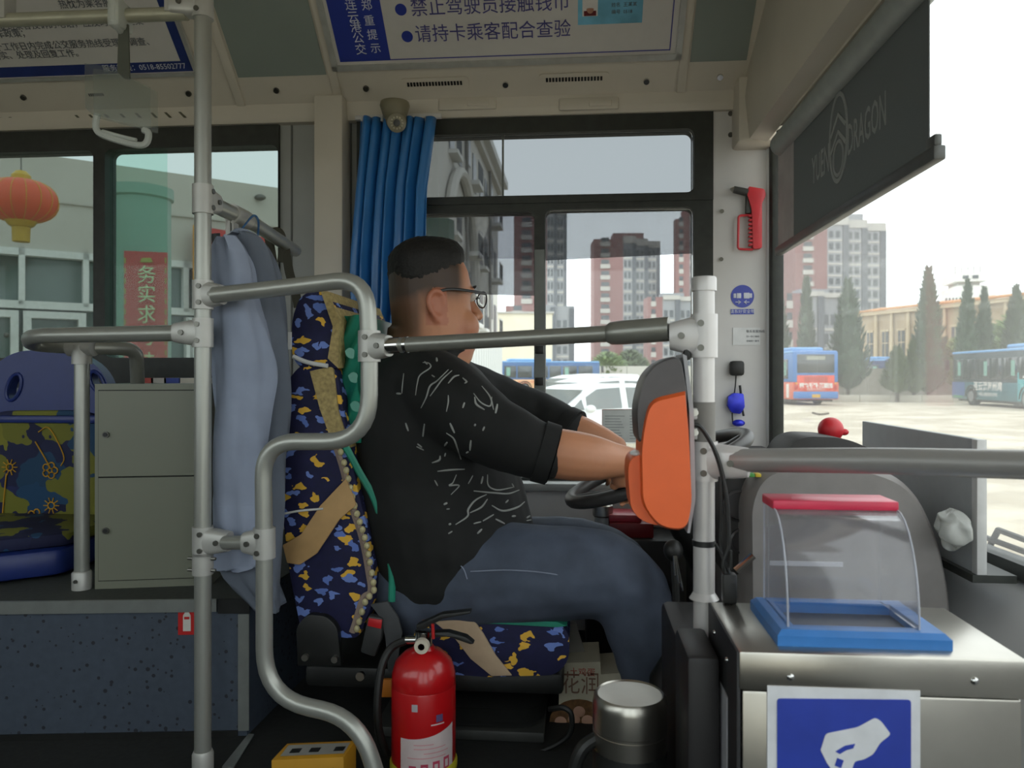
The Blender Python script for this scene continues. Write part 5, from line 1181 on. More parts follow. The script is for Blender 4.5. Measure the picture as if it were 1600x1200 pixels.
# --- hair: a flat crew cut over the crown
HH = [(.140, .030, -.080, .070), (.160, .046, -.086, .0785), (.18, .060, -.0895, .0805), (.195, .068, -.0905, .0805), (.212, .071, -.087, .078), (.229, .069, -.076, .068), (.243, .060, -.058, .052), (.252, .042, -.036, .032), (.255, .015, -.012, .012)]
hb = B(); hb.loft(head_rings(.002, 40, 2.5, HH)); hb.box(0, .001, 0, .001, 0, .001, M=Matrix.Translation(HP(0, 0, .2)))
hair = hb.build('hair', hairm, man); remesh(hair, .005, 4)
for v in hair.data.vertices:
    v.co += mnoise.noise_vector((gmat(man) @ v.co) * 160) * .0022
for s in (-1, 1):
    eb_ = [HP(.094, s * .018, .142), HP(.094, s * .034, .147), HP(.084, s * .054, .143)]; B().tube(catmull(eb_, 4), .0042, 8, sx=.6).build('eyebrow', hairm, man)
    B().sphere(HP(.085, s * .033, .124), .0115, 12, 8).build('eye', mat('eye_white', 'c8c2ba', .25), man); B().sphere(HP(.0945, s * .033, .124), .0045, 8, 6).build('iris', mat('iris_dark', '17110d', .2), man)
gls = mat('spectacle_black', '151515', .35)
for s in (-1, 1):
    B().tube(catmull([HP(.106, s * .066, .128), HP(.06, s * .089, .130), HP(.01, s * .0935, .131), HP(-.024, s * .095, .122)], 5), .0022, 8, sx=1.4).build('glasses_arm', gls, man)
    lens = [HP(.114 - abs(y) * .12, s * (.034 + y), .118 + z) for y, z in [(.027 * math.cos(q), .018 * math.sin(q)) for q in [2 * math.pi * k / 18 for k in range(19)]]]
    B().tube(lens, .0016, 6, cap=False).build('glasses_rim', gls, man)
    B().prism(lens[:-1], R3 @ Vector((.0012, 0, 0))).build('glasses_lens', glass('lens_glass', (.92, .93, .93), .05), man)
B().tube([HP(.115, -.01, .124), HP(.118, 0, .126), HP(.115, .01, .124)], .0018, 6).build('glasses_bridge', gls, man)
# --- shirt
sh = B(); sh.loft(ringed(torso)); chain(sh, arm_n + cuff_n, 1, .003); chain(sh, arm_f + cuff_f, 1, .003)
sh.sphere(T(652, 590, 1.58), (.085, .11, .06), 16, 12); sh.sphere(T(665, 590, 1.84), (.085, .11, .06), 16, 12)
sh.tube([T(660, 560, 1.70), T(655, 530, 1.70)], [.125, .100], 24)
shirt = sh.build('shirt', shirtm, man); remesh(shirt, .008, 5)
me = shirt.data; gm_ = gmat(man)
for v in me.vertices:
    w = gm_ @ v.co
    v.co += mnoise.noise_vector(w * 7 + Vector((0, 0, w.z * 6))) * .006 + mnoise.noise_vector(Vector((w.x * 30, w.y * 8, w.z * 16))) * .0022
# white brush strokes printed on the cloth: thin ribbons lying on the surface
from mathutils.bvhtree import BVHTree
bvh = BVHTree.FromPolygons([gm_ @ v.co for v in me.vertices], [list(p.vertices) for p in me.polygons])
SU = ["920,870 955,875 960,900 905,940 890,985 880,1050", "1060,910 1000,970 960,1000 940,1060 910,1120", "1080,915 1030,960 1000,1000 960,1055", "1120,940 1090,950 1060,985", "1140,955 1160,975 1150,985", "1060,1050 1060,1090 1050,1140", "815,930 808,1000 805,1040", "775,1040 800,1042", "1200,1040 1240,1090 1290,1110 1300,1060", "1245,1000 1290,1060 1310,1130", "1390,1060 1400,1110", "1330,1100 1320,1150", "1150,1090 1140,1120", "995,845 998,865", "930,865 945,880", "1205,1060 1215,1100 1260,1130", "1440,1065 1445,1090", "970,940 985,950"]
SD = ["825,215 840,260", "1070,215 1095,270", "1050,270 1090,300 1110,350 1130,415", "1185,310 1180,365", "930,220 920,290", "885,345 925,365", "970,435 1010,420 1015,395", "1000,482 1070,474 1150,470", "1105,500 1085,545 1065,560 1120,560 1075,610", "1195,505 1170,550", "1250,510 1240,550", "1275,500 1280,560 1330,585 1415,570", "1200,590 1300,600 1390,605 1450,585", "1270,610 1210,640 1170,690 1165,730 1100,775", "1275,635 1240,680 1180,710", "1300,670 1360,700 1440,680 1480,650", "1250,755 1310,720", "1320,745 1370,770", "1200,770 1240,760", "1245,800 1220,825", "1035,665 1055,655", "1050,690 1068,688", "985,530 1002,562", "1060,825 1082,812", "1490,740 1530,710 1520,690", "1490,755 1540,745", "1040,340 1055,320", "1045,380 1040,400", "1210,220 1205,232", "1260,235 1250,258", "890,330 915,350", "1160,380 1172,372", "1390,640 1375,655", "1410,730 1430,728", "1410,550 1420,570", "1075,770 1062,775"]
pr_ = B(); rs = random.Random(3)
for L0, oy in ((SU, 320), (SD, 600)):
    for st_ in L0:
        q = [Vector((400 + float(a.split(',')[0]) * .2834, oy + float(a.split(',')[1]) * .2834, 0)) for a in st_.split()]
        q = catmull(q, 5) if len(q) > 2 else [q[0] + (q[1] - q[0]) * (k / 4) for k in range(5)]
        pts = []
        for v in q:
            h_, nn_, _, _ = bvh.ray_cast(CAM, ray(v.x, v.y).normalized())
            if h_ is not None and h_.y < 1.9: pts.append(h_ + nn_ * .0003)
        if len(pts) > 2 and max((a - b).length for a, b in zip(pts, pts[1:])) < .05:
            w0 = .0011 + .0009 * rs.random(); pr_.tube(pts, [w0 * (.5 + .7 * math.sin(math.pi * (k + .6) / (len(pts) + .2))) for k in range(len(pts))], 6)
tag(pr_.build('brush_print', mat('print_white', '8f918d', .8), man), kind='stuff')
# collar and rolled cuffs
cl = [HP(-.10, 0, -.02), HP(-.085, -.072, -.035), HP(-.02, -.096, -.06), HP(.045, -.085, -.085), HP(.09, -.03, -.105)]
for s in (-1, 1):
    q = catmull([Vector(p) if s < 0 else HM @ Vector(((HM.inverted() @ p).x, -(HM.inverted() @ p).y, (HM.inverted() @ p).z)) for p in cl], 6)
    B().tube(q, .022, 10, sx=1.0, sy=.42, ref=(0, 0, 1)).build('collar', shirtm, man)
for rows in (arm_n[-1:] + cuff_n, arm_f[-1:] + cuff_f):
    p0_, p1_ = T(*rows[0][:3]), T(*rows[1][:3]); d = (p1_ - p0_).normalized(); r = rows[1][3]
    B().tube([p1_ - d * .012, p1_ - d * .010, p1_ + d * .018, p1_ + d * .020, p1_ + d * .016], [r + .001, r + .007, r + .006, r + .002, r - .006], 24, cap=False).build('rolled_cuff', shirtm, man)
# --- jeans
jn = B(); chain(jn, leg_n, 1, .002); chain(jn, leg_f, 1, .002)
jn.loft(ringed([(975, 640, 780, .16), (950, 616, 800, .215), (910, 606, 815, .235), (880, 604, 815, .235)]))
jeans = jn.build('jeans', jeanm, man); remesh(jeans, .008, 5)
for v in jeans.data.vertices:
    w = gm_ @ v.co; k = sm(T(900, 900).x, T(960, 900).x, w.x)
    v.co += mnoise.noise_vector(w * 9) * .005 + mnoise.noise_vector(Vector((w.x * 24, w.y * 9, w.z * 24))) * (.0022 + .002 * k)
stitch = mat('stitching', '7f8697', .8)
B().tube(catmull([T(735, 893, 1.442), T(800, 891, 1.438), T(870, 898, 1.438), T(930, 915, 1.445), T(950, 930, 1.45)], 6), .0012, 6).build('side_seam', stitch, man)
B().tube(catmull([T(700, 872, 1.47), T(722, 886, 1.45), T(730, 905, 1.445)], 5), .0012, 6).build('pocket_seam', stitch, man)
shoem = mat('black_shoe', '181716', .5)
for (px, py, y) in ((1034, 1128, 1.53), (1018, 1075, 1.86)):
    p = T(px, py, y); z = FZ + .002
    b_ = B(); b_.loft([[Vector((p.x + dx, y + w * s * t, zz)) for (s, t, zz) in ((-1, 1, z), (1, 1, z), (1, .95, z + h * .6), (.5, 1, z + h), (-.5, 1, z + h), (-1, .95, z + h * .6))] for dx, w, h in ((-.075, .025, .07), (-.05, .04, .11), (.0, .043, .115), (.06, .046, .08), (.14, .05, .06), (.185, .04, .045), (.205, .02, .03))])
    o = b_.build('shoe', shoem, man); o.modifiers.new('s', 'SUBSURF').levels = 1; o.modifiers['s'].render_levels = 2
    if py > 1100 or True:
        a_ = T(px - 4, py - 25, y); B().tube([a_, Vector((p.x, y, FZ + .09))], [.052, .045], 14).build('trouser_hem', jeanm, man)
# ------------------------------------------------------------------ the yard outside
gm = mat('pale_gravel', 'c3b9a6', .95, var=.12, scale=2.5, bump=.2)
n, l, b = nodes_of(gm); 
v = n.new('ShaderNodeTexNoise'); v.inputs['Scale'].default_value = .6; v.inputs['Detail'].default_value = 8; tc = n.new('ShaderNodeTexCoord'); l.new(tc.outputs['Object'], v.inputs['Vector'])
rp = n.new('ShaderNodeValToRGB'); rp.color_ramp.elements[0].position = .42; rp.color_ramp.elements[0].color = (.72, .70, .66, 1); rp.color_ramp.elements[1].position = .6; rp.color_ramp.elements[1].color = (1, 1, 1, 1); l.new(v.outputs['Fac'], rp.inputs['Fac'])
mm = n.new('ShaderNodeMix'); mm.data_type = 'RGBA'; mm.blend_type = 'MULTIPLY'; mm.inputs['Factor'].default_value = 1; l.new(b.inputs['Base Color'].links[0].from_socket, mm.inputs['A']); l.new(rp.outputs['Color'], mm.inputs['B']); l.new(mm.outputs['Result'], b.inputs['Base Color'])
gr = B().box(-300, 400, -200, 500, -.4, 0).build('ground', gm); struct(gr, 'pale gravel yard outside the bus')
def gp(px, d, z=0):
    p = P(px, 587, d); p.z = z; return p
def bxm(b, ln, dp, h, M): return b.box(0, ln, 0, dp, 0, h, M=M)
def frame_at(p, q):
    """local frame: x from p to q along the ground, y away from the camera"""
    p, q = Vector((p.x, p.y, 0)), Vector((q.x, q.y, 0)); u = (q - p).normalized(); v = Vector((-u.y, u.x, 0))
    if v.dot(p - Vector((0, 0, 0))) < 0: v = -v
    M = Matrix((( u.x, v.x, 0, p.x), (u.y, v.y, 0, p.y), (0, 0, 1, 0), (0, 0, 0, 1))); return M, (q - p).length

# ------------------------------------------------------------------ buses
tyre = mat('tyre_black', '1c1b1b', .8); rimw = mat('wheel_rim', '8a8c8c', .4, .4); busglass = mat('bus_window', '2d3638', .12, var=.1, spec=.8); busblue = mat('bus_blue', '3f74b0', .4, var=.04); roofblue = mat('roof_blue', '6d9fcf', .5)
plate = mat('plate_yellow', 'c79b22', .5)
def make_bus(name, label, p_rear, p_front, lower, upper, side=1, LN=10.5, ad=None, near='left', reartext=False, cabgrey=None):
    """x runs rear to front, the near side is y=0"""
    M, _ = frame_at(p_rear, p_front); W, H = 2.5, 2.95
    t = thing(name, label, 'bus', M.translation); 
    def bx(nm, m, x0, x1, y0, y1, z0, z1, bev=0, par=t): return B().box(x0, x1, y0, y1, z0, z1, bev, M).build(nm, m, par)
    bx('lower_body', lower, 0, LN, 0, W, .32, 1.25, .06); up = bx('upper_body', upper, 0, LN, .02, W - .02, 1.22, H, .12)
    bx('roof_pod', roofblue, 1.2, 5.2, .35, W - .35, H - .02, H + .22, .1); bx('roof_rail', roofblue, .05, LN - .05, .0, .14, H - .14, H - .02, .04)
    k = 0; x = .7
    while x < LN - 1.2:
        w_ = 1.35 if k % 3 else 1.1
        w = bx('side_window', busglass, x, x + w_, -.012, .05, 1.42, 2.5, .02); bx('window_curtain', mat('bus_curtain', '6f9a8c', .7), x + .2, x + .55, -.02, .0, 1.6, 2.35, 0, w) if k % 2 == 0 else None
        x += w_ + .14; k += 1
    for xw in (2.6, LN - 2.4):
        for yy in (.0, W - .3):
            c0 = M @ Vector((xw, yy - .01, .48)); c1 = M @ Vector((xw, yy + .3, .48)); w = B().cyl(c0, c1, .48, n=24).build('wheel', tyre, t)
            d0 = M @ Vector((xw, yy - .05, .48)); B().cyl(d0, c0 + (c1 - c0) * .1, .28, .3, 20).build('hub_cap', rimw, w)
        o = B(); o.tube([M @ Vector((xw + .62 * math.cos(q), -.015, .46 + .62 * math.sin(q))) for q in [math.pi * j / 10 for j in range(11)]], .05, 6); o.build('wheel_arch', blackrub, t)
    bx('under_skirt', blackrub, .5, LN - .5, .15, W - .15, .2, .4)
    # rear face at x=0
    rw = bx('rear_window', busglass, -.03, .02, .25, W - .25, 1.75, 2.75, .03); bx('rear_sign', mat('sign_dull', '8f9285', .6), -.04, -.02, .75, W - .75, 2.45, 2.65, 0, rw)
    bx('bumper', upper, -.06, .1, .05, W - .05, .36, .75, .05); bx('number_plate', plate, -.075, -.05, W / 2 - .22, W / 2 + .22, .42, .60)
    for yy in (.1, W - .3): bx('tail_lamp', mat('lamp_red', 'b0241c', .3), -.04, .02, yy, yy + .2, .85, 1.25, .02); bx('reverse_lamp', mat('lamp_amber', 'cf8a2a', .3), -.045, .0, yy + .03, yy + .17, 1.12, 1.24, .01)
    bx('mirror', blackpl, LN + .1, LN + .3, -.25, -.05, 1.9, 2.5, .04); bx('windscreen', busglass, LN - .03, LN + .03, .15, W - .15, 1.2, 2.7, .04)
    if ad: ad(t, M, bx, W, LN)
    return t
orange = mat('bus_orange', 'd0684c', .5, var=.08, scale=3)
adwhite = mat('ad_white', 'd9d5cf', .6)
def txt(s, M, x, y, z, r, size, m, t, **k): return text(s, M @ Vector((x, y, z)), M.to_3x3() @ Vector(r), UP, size, m, t, ext=.002, **k)
def ad_rear(t, M, bx, W, LN):
    bx('advert_panel', mat('ad_red', 'd4503c', .5, var=.06, scale=2), -.035, .02, .25, W - .25, .80, 1.62, .02)
    txt('刺梨茶·拜子庄园', M, -.05, W / 2, 1.05, (0, -1, 0), .29, adwhite, t, bold=.012, sx=.85); txt('江苏精选农产品推荐', M, -.05, W / 2, .86, (0, -1, 0), .11, adwhite, t)
    for k in range(3): 
        for j in range(8): bx('grille_slot', mat('slot_red', '8c2f28', .6), -.045, -.03, .62 + j * .16, .74 + j * .16, 1.28 + k * .1, 1.34 + k * .1)
    bx('ad_figure', adwhite, .5, .9, -.012, .0, .4, 1.15, .004)
# orange-backed bus: rear towards us
r0 = gp(1238, 41.2); far = gp(1181, 47.5)
make_bus('city_bus', 'blue city bus seen from behind with a red advert on its tail', r0, far, orange, busblue, LN=9.5, ad=ad_rear)
tealad = mat('bus_teal', '2a5f68', .45, var=.15, scale=1.2)
def ad_teal(t, M, bx, W, LN):
    bx('teal_wrap', mat('bus_cyan', '3d9aa0', .5, var=.2, scale=2), .2, 3.4, -.008, .0, .4, 1.75)
    bx('number_sign', adwhite, 2.0, 2.9, -.014, .0, 1.48, 1.58)
    txt('连云港海州湾', M, 6.3, -.03, 1.02, (-1, 0, 0), .5, adwhite, t, bold=.01); txt('中国山海旅游目的地', M, 6.3, -.03, .62, (-1, 0, 0), .22, adwhite, t)
    bx('door_panel', mat('bus_navy', '2c4a86', .5), LN - 1.6, LN - .1, -.014, .0, .5, 1.25); bx('door_green', mat('bus_green', '3f8a5a', .5), LN - 1.3, LN - .3, -.02, .0, .4, .5)
make_bus('city_bus', 'dark teal bus with white lettering on its side near the pale ornate building', gp(1655, 33.5), gp(1486, 44), tealad, mat('bus_dark', '29393f', .4, var=.1), LN=10.5, ad=ad_teal)
make_bus('city_bus', 'dark blue bus peeking out between the cypress trees', gp(1384, 62), gp(1350, 64), mat('bus_navy'), mat('bus_night', '25305c', .4), LN=9)
def ad_or(t, M, bx, W, LN):
    txt('欢迎乘坐 绿色公交出行', M, 3.4, -.03, 1.0, (1, 0, 0), .28, mat('bus_redtext', 'c26a4e', .6), t); bx('grille_panel', blackrub, .5, 2.0, -.015, .0, .45, 1.0)
make_bus('city_bus', 'blue and peach bus seen from the side beyond the white cars', gp(776, 70), gp(938, 71.5), mat('bus_peach', 'd7ab82', .5), mat('bus_mid_blue', '3a5f8e', .4), LN=9.7, ad=ad_or)

# ------------------------------------------------------------------ parked white cars
carw = mat('car_white', 'd9dcdc', .25, var=.02, coat=.4); carglass = mat('car_glass', '59605f', .1, var=.1, spec=.8)
def make_car(label, p_front, p_rear, H=1.5, LN=4.5, suv=False):
    M, _ = frame_at(p_front, p_rear); W = 1.75; t = thing('white_car', label, 'car', M.translation, group='white cars parked outside the driver window')
    k = H / 1.5
    lowp = [(0, .35), (.02, .62), (.25, .80), (.95, .95), (1.15, .97), (4.3, 1.0), (4.46, .9), (4.5, .5), (4.4, .28), (.1, .28)]
    top = [(.95, .95), (1.75, 1.38), (2.2, 1.47), (3.0, 1.5), (3.9, 1.42 if not suv else 1.48), (4.35, 1.0)]
    def prof(pts, y0, y1, m, nm, bev=.03):
        B().prism([M @ Vector((x * LN / 4.5, y0, z * k)) for x, z in pts], M.to_3x3() @ Vector((0, y1 - y0, 0)), bev).build(nm, m, t)
    prof(lowp, 0, W, carw, 'car_body', .05)
    rings = []
    for f, ins in ((0, 0), (1, .17)): pass
    b = B()
    ringL = [M @ Vector((x * LN / 4.5, .04 + .16 * (z - .95) / .55, z * k)) for x, z in top]; ringR = [M @ Vector((x * LN / 4.5, W - .04 - .16 * (z - .95) / .55, z * k)) for x, z in top]
    b.loft([ringL, ringR]); b.build('cabin', carw, t)
    def win(pts, nm='side_window'):
        q = [M @ Vector((x * LN / 4.5, .04 + .16 * (z - .95) / .55 - .012, z * k)) for x, z in pts]
        return B().prism(q, M.to_3x3() @ Vector((0, .012, 0))).build(nm, carglass, t)
    win([(1.25, 1.0), (1.55, 1.2), (1.58, 1.0)], 'quarter_window'); win([(1.66, 1.0), (1.68, 1.24), (2.0, 1.39), (2.62, 1.42), (2.58, 1.01)]); win([(2.76, 1.01), (2.8, 1.42), (3.5, 1.4), (3.62, 1.02)]); win([(3.75, 1.03), (3.68, 1.36), (3.95, 1.3), (4.15, 1.05)], 'quarter_window')
    ws = [M @ Vector((x * LN / 4.5, y, z * k + .012)) for x, z, y in ((1.02, .99, .12), (1.70, 1.36, .22), (1.70, 1.36, W - .22), (1.02, .99, W - .12))]; B().prism(ws, Vector((0, 0, .008))).build('windscreen', carglass, t)
    o = B(); o.sphere(M @ Vector((1.6 * LN / 4.5, -.10, 1.02 * k)), (.10, .08, .075), 12, 8); o.build('wing_mirror', carw, t)
    for xw in (.85, 3.6):
        for yy in (.0, W - .2):
            w = B().cyl(M @ Vector((xw * LN / 4.5, yy - .01, .31)), M @ Vector((xw * LN / 4.5, yy + .2, .31)), .31, n=20).build('wheel', tyre, t); B().cyl(M @ Vector((xw * LN / 4.5, yy - .03, .31)), M @ Vector((xw * LN / 4.5, yy + .02, .31)), .2, n=16).build('hub_cap', rimw, w)
    B().cyl(M @ Vector((2.4, -.012, .85 * k)), M @ Vector((2.55, -.012, .85 * k)), .02, n=8).build('door_handle', carw, t)
    B().box(.02, .2, .1, .45, .62 * k, .74 * k, .03, M).build('headlamp', mat('lamp_clear', 'c8ccd0', .15), t)
    return t
make_car('near white hatchback parked side-on under the stuck notice', gp(812, 13.3), gp(1100, 16.2), 1.45, 4.4)
make_car('second white estate car parked just behind the hatchback', gp(836, 17.2), gp(1100, 20.5), 1.56, 4.7, True)
make_car('farthest white car with sloping nose behind the other two', gp(828, 20.8), gp(1090, 24.5), 1.66, 4.8, True)

# ------------------------------------------------------------------ buildings in view of the driver window
def wins(b, M, xs, zs, w, h, d=.05, y=-.02):
    for x in xs:
        for z in zs: b.box(x, x + w, y - d, y + d, z, z + h, M=M)
aptm = mat('apartment_render', 'bdbbb4', .8, var=.06, scale=.6); aptw = mat('apartment_white', 'c6c6c2', .7); darkw = mat('far_window', '454b50', .2, var=.2, scale=3)
fa, fb2 = gp(700, 27.5), gp(778, 45); M, LB = frame_at(fb2, fa)      # x runs from the far corner towards us
v_ = Vector((M[0][1], M[1][1], 0)); 
if v_.dot(RGT) > 0:
    M = Matrix(((M[0][0], -M[0][1], 0, M[0][3]), (M[1][0], -M[1][1], 0, M[1][3]), (0, 0, 1, 0), (0, 0, 0, 1)))
ap_ = thing('apartment_block', 'pale grey apartment block with balconies rising behind the driver head', 'building', M.translation)
LB = 19.5; B().box(0, LB, 0, 4, 0, 12.9, M=M).build('wall', aptm, ap_)
B().box(-.5, LB, -.55, 4, 12.6, 13.0, M=M).build('cornice', aptw, ap_); B().box(-.25, LB, -.25, 4, 12.2, 12.6, M=M).build('cornice', aptm, ap_)
for i in range(4):
    x = 1.2 + i * 4.4
    for f in range(4):
        z = 1.0 + f * 2.95
        B().box(x, x + 1.1, -.04, .1, z, z + 1.6, M=M).build('window', darkw, ap_)
        if i % 2 == 0:
            bl2 = B().box(x + 1.8, x + 3.3, -.6, .0, z - .35, z - .15, .02, M).build('balcony', aptw, ap_)
            for k in range(7): B().box(x + 1.82 + k * .235, x + 1.86 + k * .235, -.58, -.54, z - .15, z + .6, M=M).build('baluster', darkw, bl2)
            B().box(x + 1.8, x + 3.3, -.6, -.52, z + .6, z + .68, M=M).build('balcony_rail', aptw, bl2)
            B().box(x + 1.9, x + 3.4, -.05, .1, z + .7, z + 2.1, M=M).build('balcony_door', darkw, ap_)
        else:
            w = B().box(x + 1.9, x + 3.0, -.04, .1, z, z + 1.6, M=M).build('window', darkw, ap_); B().box(x + 1.8, x + 3.1, -.35, .0, z - .25, z - .1, M=M).build('window_shelf', aptw, w)
            for k in range(5): B().box(x + 1.9 + k * .26, x + 1.93 + k * .26, -.32, -.28, z - .1, z + .5, M=M).build('window_bar', darkw, w)
for x in (5.2, 13.6): B().cyl(M @ Vector((x, -.12, 0)), M @ Vector((x, -.12, 12.6)), .07, n=8).build('drain_pipe', mat('pipe_grey', '6d6c68', .6), ap_)
# arched gateway moulding low on the near part
B().tube([M @ Vector((15.2 + 3.8 * math.cos(q), -.2, 5.2 + 4.2 * math.sin(q))) for q in [math.pi * j / 16 for j in range(17)]], .2, 8).build('arch_moulding', aptm, ap_)
gsb = B().prism([P(655, 393, 20), P(701, 393, 20), P(701, 341, 20), P(655, 339, 20)], Vector((.1, .3, 0))); gsb.box(P(675, 393, 20).x - .06, P(675, 393, 20).x + .06, P(675, 393, 20).y + .05, P(675, 393, 20).y + .2, 0, P(675, 393, 20).z + .1)
gso = gsb.build('dark_green_panel', mat('panel_dark_green', '2c4a3a', .6)); tag(gso, 'dark green panel on a post in front of the grey apartments', 'upright_panel')  # dark green panel on a thin upright
fen = thing('white_fence', 'white corrugated metal fence at the foot of the grey apartments', 'fence', gp(755, 40))
a_, c_ = gp(735, 32), gp(785, 43)
for k in range(14):
    p = a_ + (c_ - a_) * (k / 14); q = a_ + (c_ - a_) * ((k + .9) / 14); Mf, ln = frame_at(p, q); B().box(0, ln, 0, .06, 0, 3.2 - .0 * k, M=Mf).build('fence_panel', mat('fence_white', 'cfd2cf', .5), fen)

towr = mat('tower_red', '82605f', .8, var=.05, scale=.2); towg = mat('tower_grey', '878a8e', .8, var=.05, scale=.2); towc = mat('tower_cream', 'a9a7a2', .8); towd = mat('tower_dark', '555a61', .7)  # the red is muted towards mauve to paint in distance haze
def tower(name, label, px0, px1, py_top, d, redfrac, bays=3, turn=0.35, flip=False, floors=None, crown=True):
    k = d / FPX; wpx = (px1 - px0) * k; H = CZ + (HY - py_top) * k
    p0, p1 = gp(px0, d), gp(px1, d * (1 + turn * .0)); M, W = frame_at(p0, p1); t = thing(name, label, 'building', M.translation)
    nf = floors or max(6, round(H / 3.0)); fh = H / nf
    xr = W * redfrac; rx0, rx1 = (0, xr)
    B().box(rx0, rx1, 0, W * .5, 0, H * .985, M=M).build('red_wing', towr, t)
    bc_ = B(); bw = B(); sl = B()
    for f in range(nf):                                                   # balcony stack set in the red wing
        z = f * fh + fh * .15; bc_.box(rx1 * .22, rx1 * .55, -W * .02, .1, z, z + fh * .38, M=M); bw.box(rx1 * .25, rx1 * .52, -.05, .1, z + fh * .42, z + fh * .78, M=M)
    tag(bc_.build('balcony_stack', towc, t), kind='stuff')
    wb = (W - rx1) / bays
    for i in range(bays):
        x0 = rx1 + i * wb; y0 = W * .06 * i * (1 if not flip else -1); hh = H * (1 - .012 * i)
        B().box(x0, x0 + wb, y0, W * .5, 0, hh, M=M).build('grey_bay', towg, t); B().box(x0 + wb * .72, x0 + wb, y0 - .25, y0 + .1, 0, hh * .97, M=M).build('dark_bay_strip', towd, t)  # each bay has a darker strip along one edge
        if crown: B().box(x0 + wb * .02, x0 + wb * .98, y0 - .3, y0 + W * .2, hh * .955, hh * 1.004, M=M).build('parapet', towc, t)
        for f in range(nf - 1):
            z = f * fh + fh * .3
            sl.box(x0 + .02 * wb, x0 + wb * .7, y0 - .12, y0 + .05, f * fh, f * fh + fh * .14, M=M)
            for j in range(2): bw.box(x0 + wb * (.08 + .32 * j), x0 + wb * (.08 + .32 * j) + wb * .2, y0 - .06, y0 + .05, z, z + fh * .55, M=M)
    tag(bw.build('window_grid', darkw, t), kind='stuff'); tag(sl.build('floor_band', towc, t), kind='stuff')
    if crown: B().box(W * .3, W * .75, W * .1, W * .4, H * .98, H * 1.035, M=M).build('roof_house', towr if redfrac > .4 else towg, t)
    return t
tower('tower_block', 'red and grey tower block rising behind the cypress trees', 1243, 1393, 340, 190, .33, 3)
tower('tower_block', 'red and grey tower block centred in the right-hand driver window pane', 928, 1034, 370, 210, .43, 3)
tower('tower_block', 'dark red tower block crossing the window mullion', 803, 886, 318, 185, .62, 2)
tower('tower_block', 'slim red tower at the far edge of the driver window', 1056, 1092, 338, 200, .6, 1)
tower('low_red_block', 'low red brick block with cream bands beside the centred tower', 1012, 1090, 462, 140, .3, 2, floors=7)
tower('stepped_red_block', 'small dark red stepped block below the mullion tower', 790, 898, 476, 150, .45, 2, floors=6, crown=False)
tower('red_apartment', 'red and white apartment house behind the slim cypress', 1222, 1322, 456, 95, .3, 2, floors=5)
cw_ = thing('cream_hall', 'blank cream wall of a hall above the peach bus', 'building', gp(820, 85)); M, W = frame_at(gp(777, 85), gp(863, 85)); B().box(0, W, 0, 12, 0, CZ + (HY - 489) * 85 / FPX, M=M).build('wall', mat('cream_wall', 'd9d2bd', .8, var=.02, scale=.3), cw_); B().box(-.2, W + .2, -.2, 12, CZ + (HY - 490) * 85 / FPX, CZ + (HY - 487) * 85 / FPX, M=M).build('coping', towc, cw_)
yw2 = thing('boundary_wall', 'grey concrete boundary wall with a low kerb, behind the cypresses', 'wall', gp(1350, 52)); M, W = frame_at(gp(1205, 52), gp(1640, 55)); 
for k in range(12): B().box(W / 12 * k, W / 12 * (k + .985), 0, .3, 0, 2.1, M=M).build('wall_panel', mat('wall_concrete', '8a867c', .9, var=.12, scale=1), yw2)
kb = thing('kerb', 'pale concrete kerb along the far side of the gravel yard', 'kerb', gp(1400, 46)); M, W = frame_at(gp(1296, 47), gp(1640, 45.5)); nk = 7
for k in range(nk): B().box(W / nk * k, W / nk * (k + .99), 0, .3, 0, .42, .03, M).build('kerb_stone', mat('kerb_grey', 'b3ad9f', .9, var=.08), kb)
w3 = thing('yard_wall', 'pale grey yard wall behind the white cars', 'wall', gp(960, 78)); M, W = frame_at(gp(900, 80), gp(1100, 80)); 
for k in range(5): B().box(W / 5 * k, W / 5 * (k + .98), 0, .3, 0, 2.6, M=M).build('wall_panel', mat('wall_pale', 'b2b0a8', .9, var=.06), w3)

# ornate cream building behind the cypresses
ornm = mat('ochre_stone', 'a4937a', .85, var=.12, scale=.8); ornt = mat('ochre_trim', 'b8a88c', .8, var=.1, scale=1.5); redroof = mat('weathered_roof', 'b07a46', .9, var=.2, scale=2)
M, W = frame_at(gp(1345, 80), gp(1655, 60)); ob = thing('ornate_hall', 'weathered ochre hall with tall windows and columns behind the cypresses', 'building', M.translation)
HO = CZ + (HY - 498) * 80 / FPX + .2
B().box(0, W, 0, 8, 0, HO, M=M).build('wall', ornm, ob); B().box(-.4, W, -.5, 8, HO, HO + .35, M=M).build('cornice', ornt, ob); B().prism([M @ Vector((-.5, -.6, HO + .35)), M @ Vector((W, -.6, HO + .35)), M @ Vector((W, 3, HO + .9)), M @ Vector((-.5, 3, HO + .9))], Vector((0, 0, .15))).build('roof', redroof, ob)
for i in range(11):
    x = .9 + i * 2.05
    w = B().box(x, x + .8, -.05, .1, 3.0, 6.0, M=M).build('window', darkw, ob); B().box(x - .12, x + .92, -.14, .02, 6.0, 6.2, M=M).build('lintel', ornt, w); B().box(x - .12, x + .92, -.16, .02, 2.8, 3.0, M=M).build('sill', ornt, w)
    B().box(x + .37, x + .43, -.08, 0, 3.0, 6.0, M=M).build('mullion', ornt, w); B().box(x, x + .8, -.08, 0, 4.8, 4.9, M=M).build('transom', ornt, w)
    B().cyl(M @ Vector((x + 1.4, -.2, 0)), M @ Vector((x + 1.4, -.2, HO)), .2, .17, 12).build('column', ornt, ob)
whb = thing('white_hotel', 'white terraced building with roof aerials in the distance', 'building', gp(1515, 130)); M, W = frame_at(gp(1472, 130), gp(1562, 128)); whm = mat('bright_white', 'dcdcd8', .7)
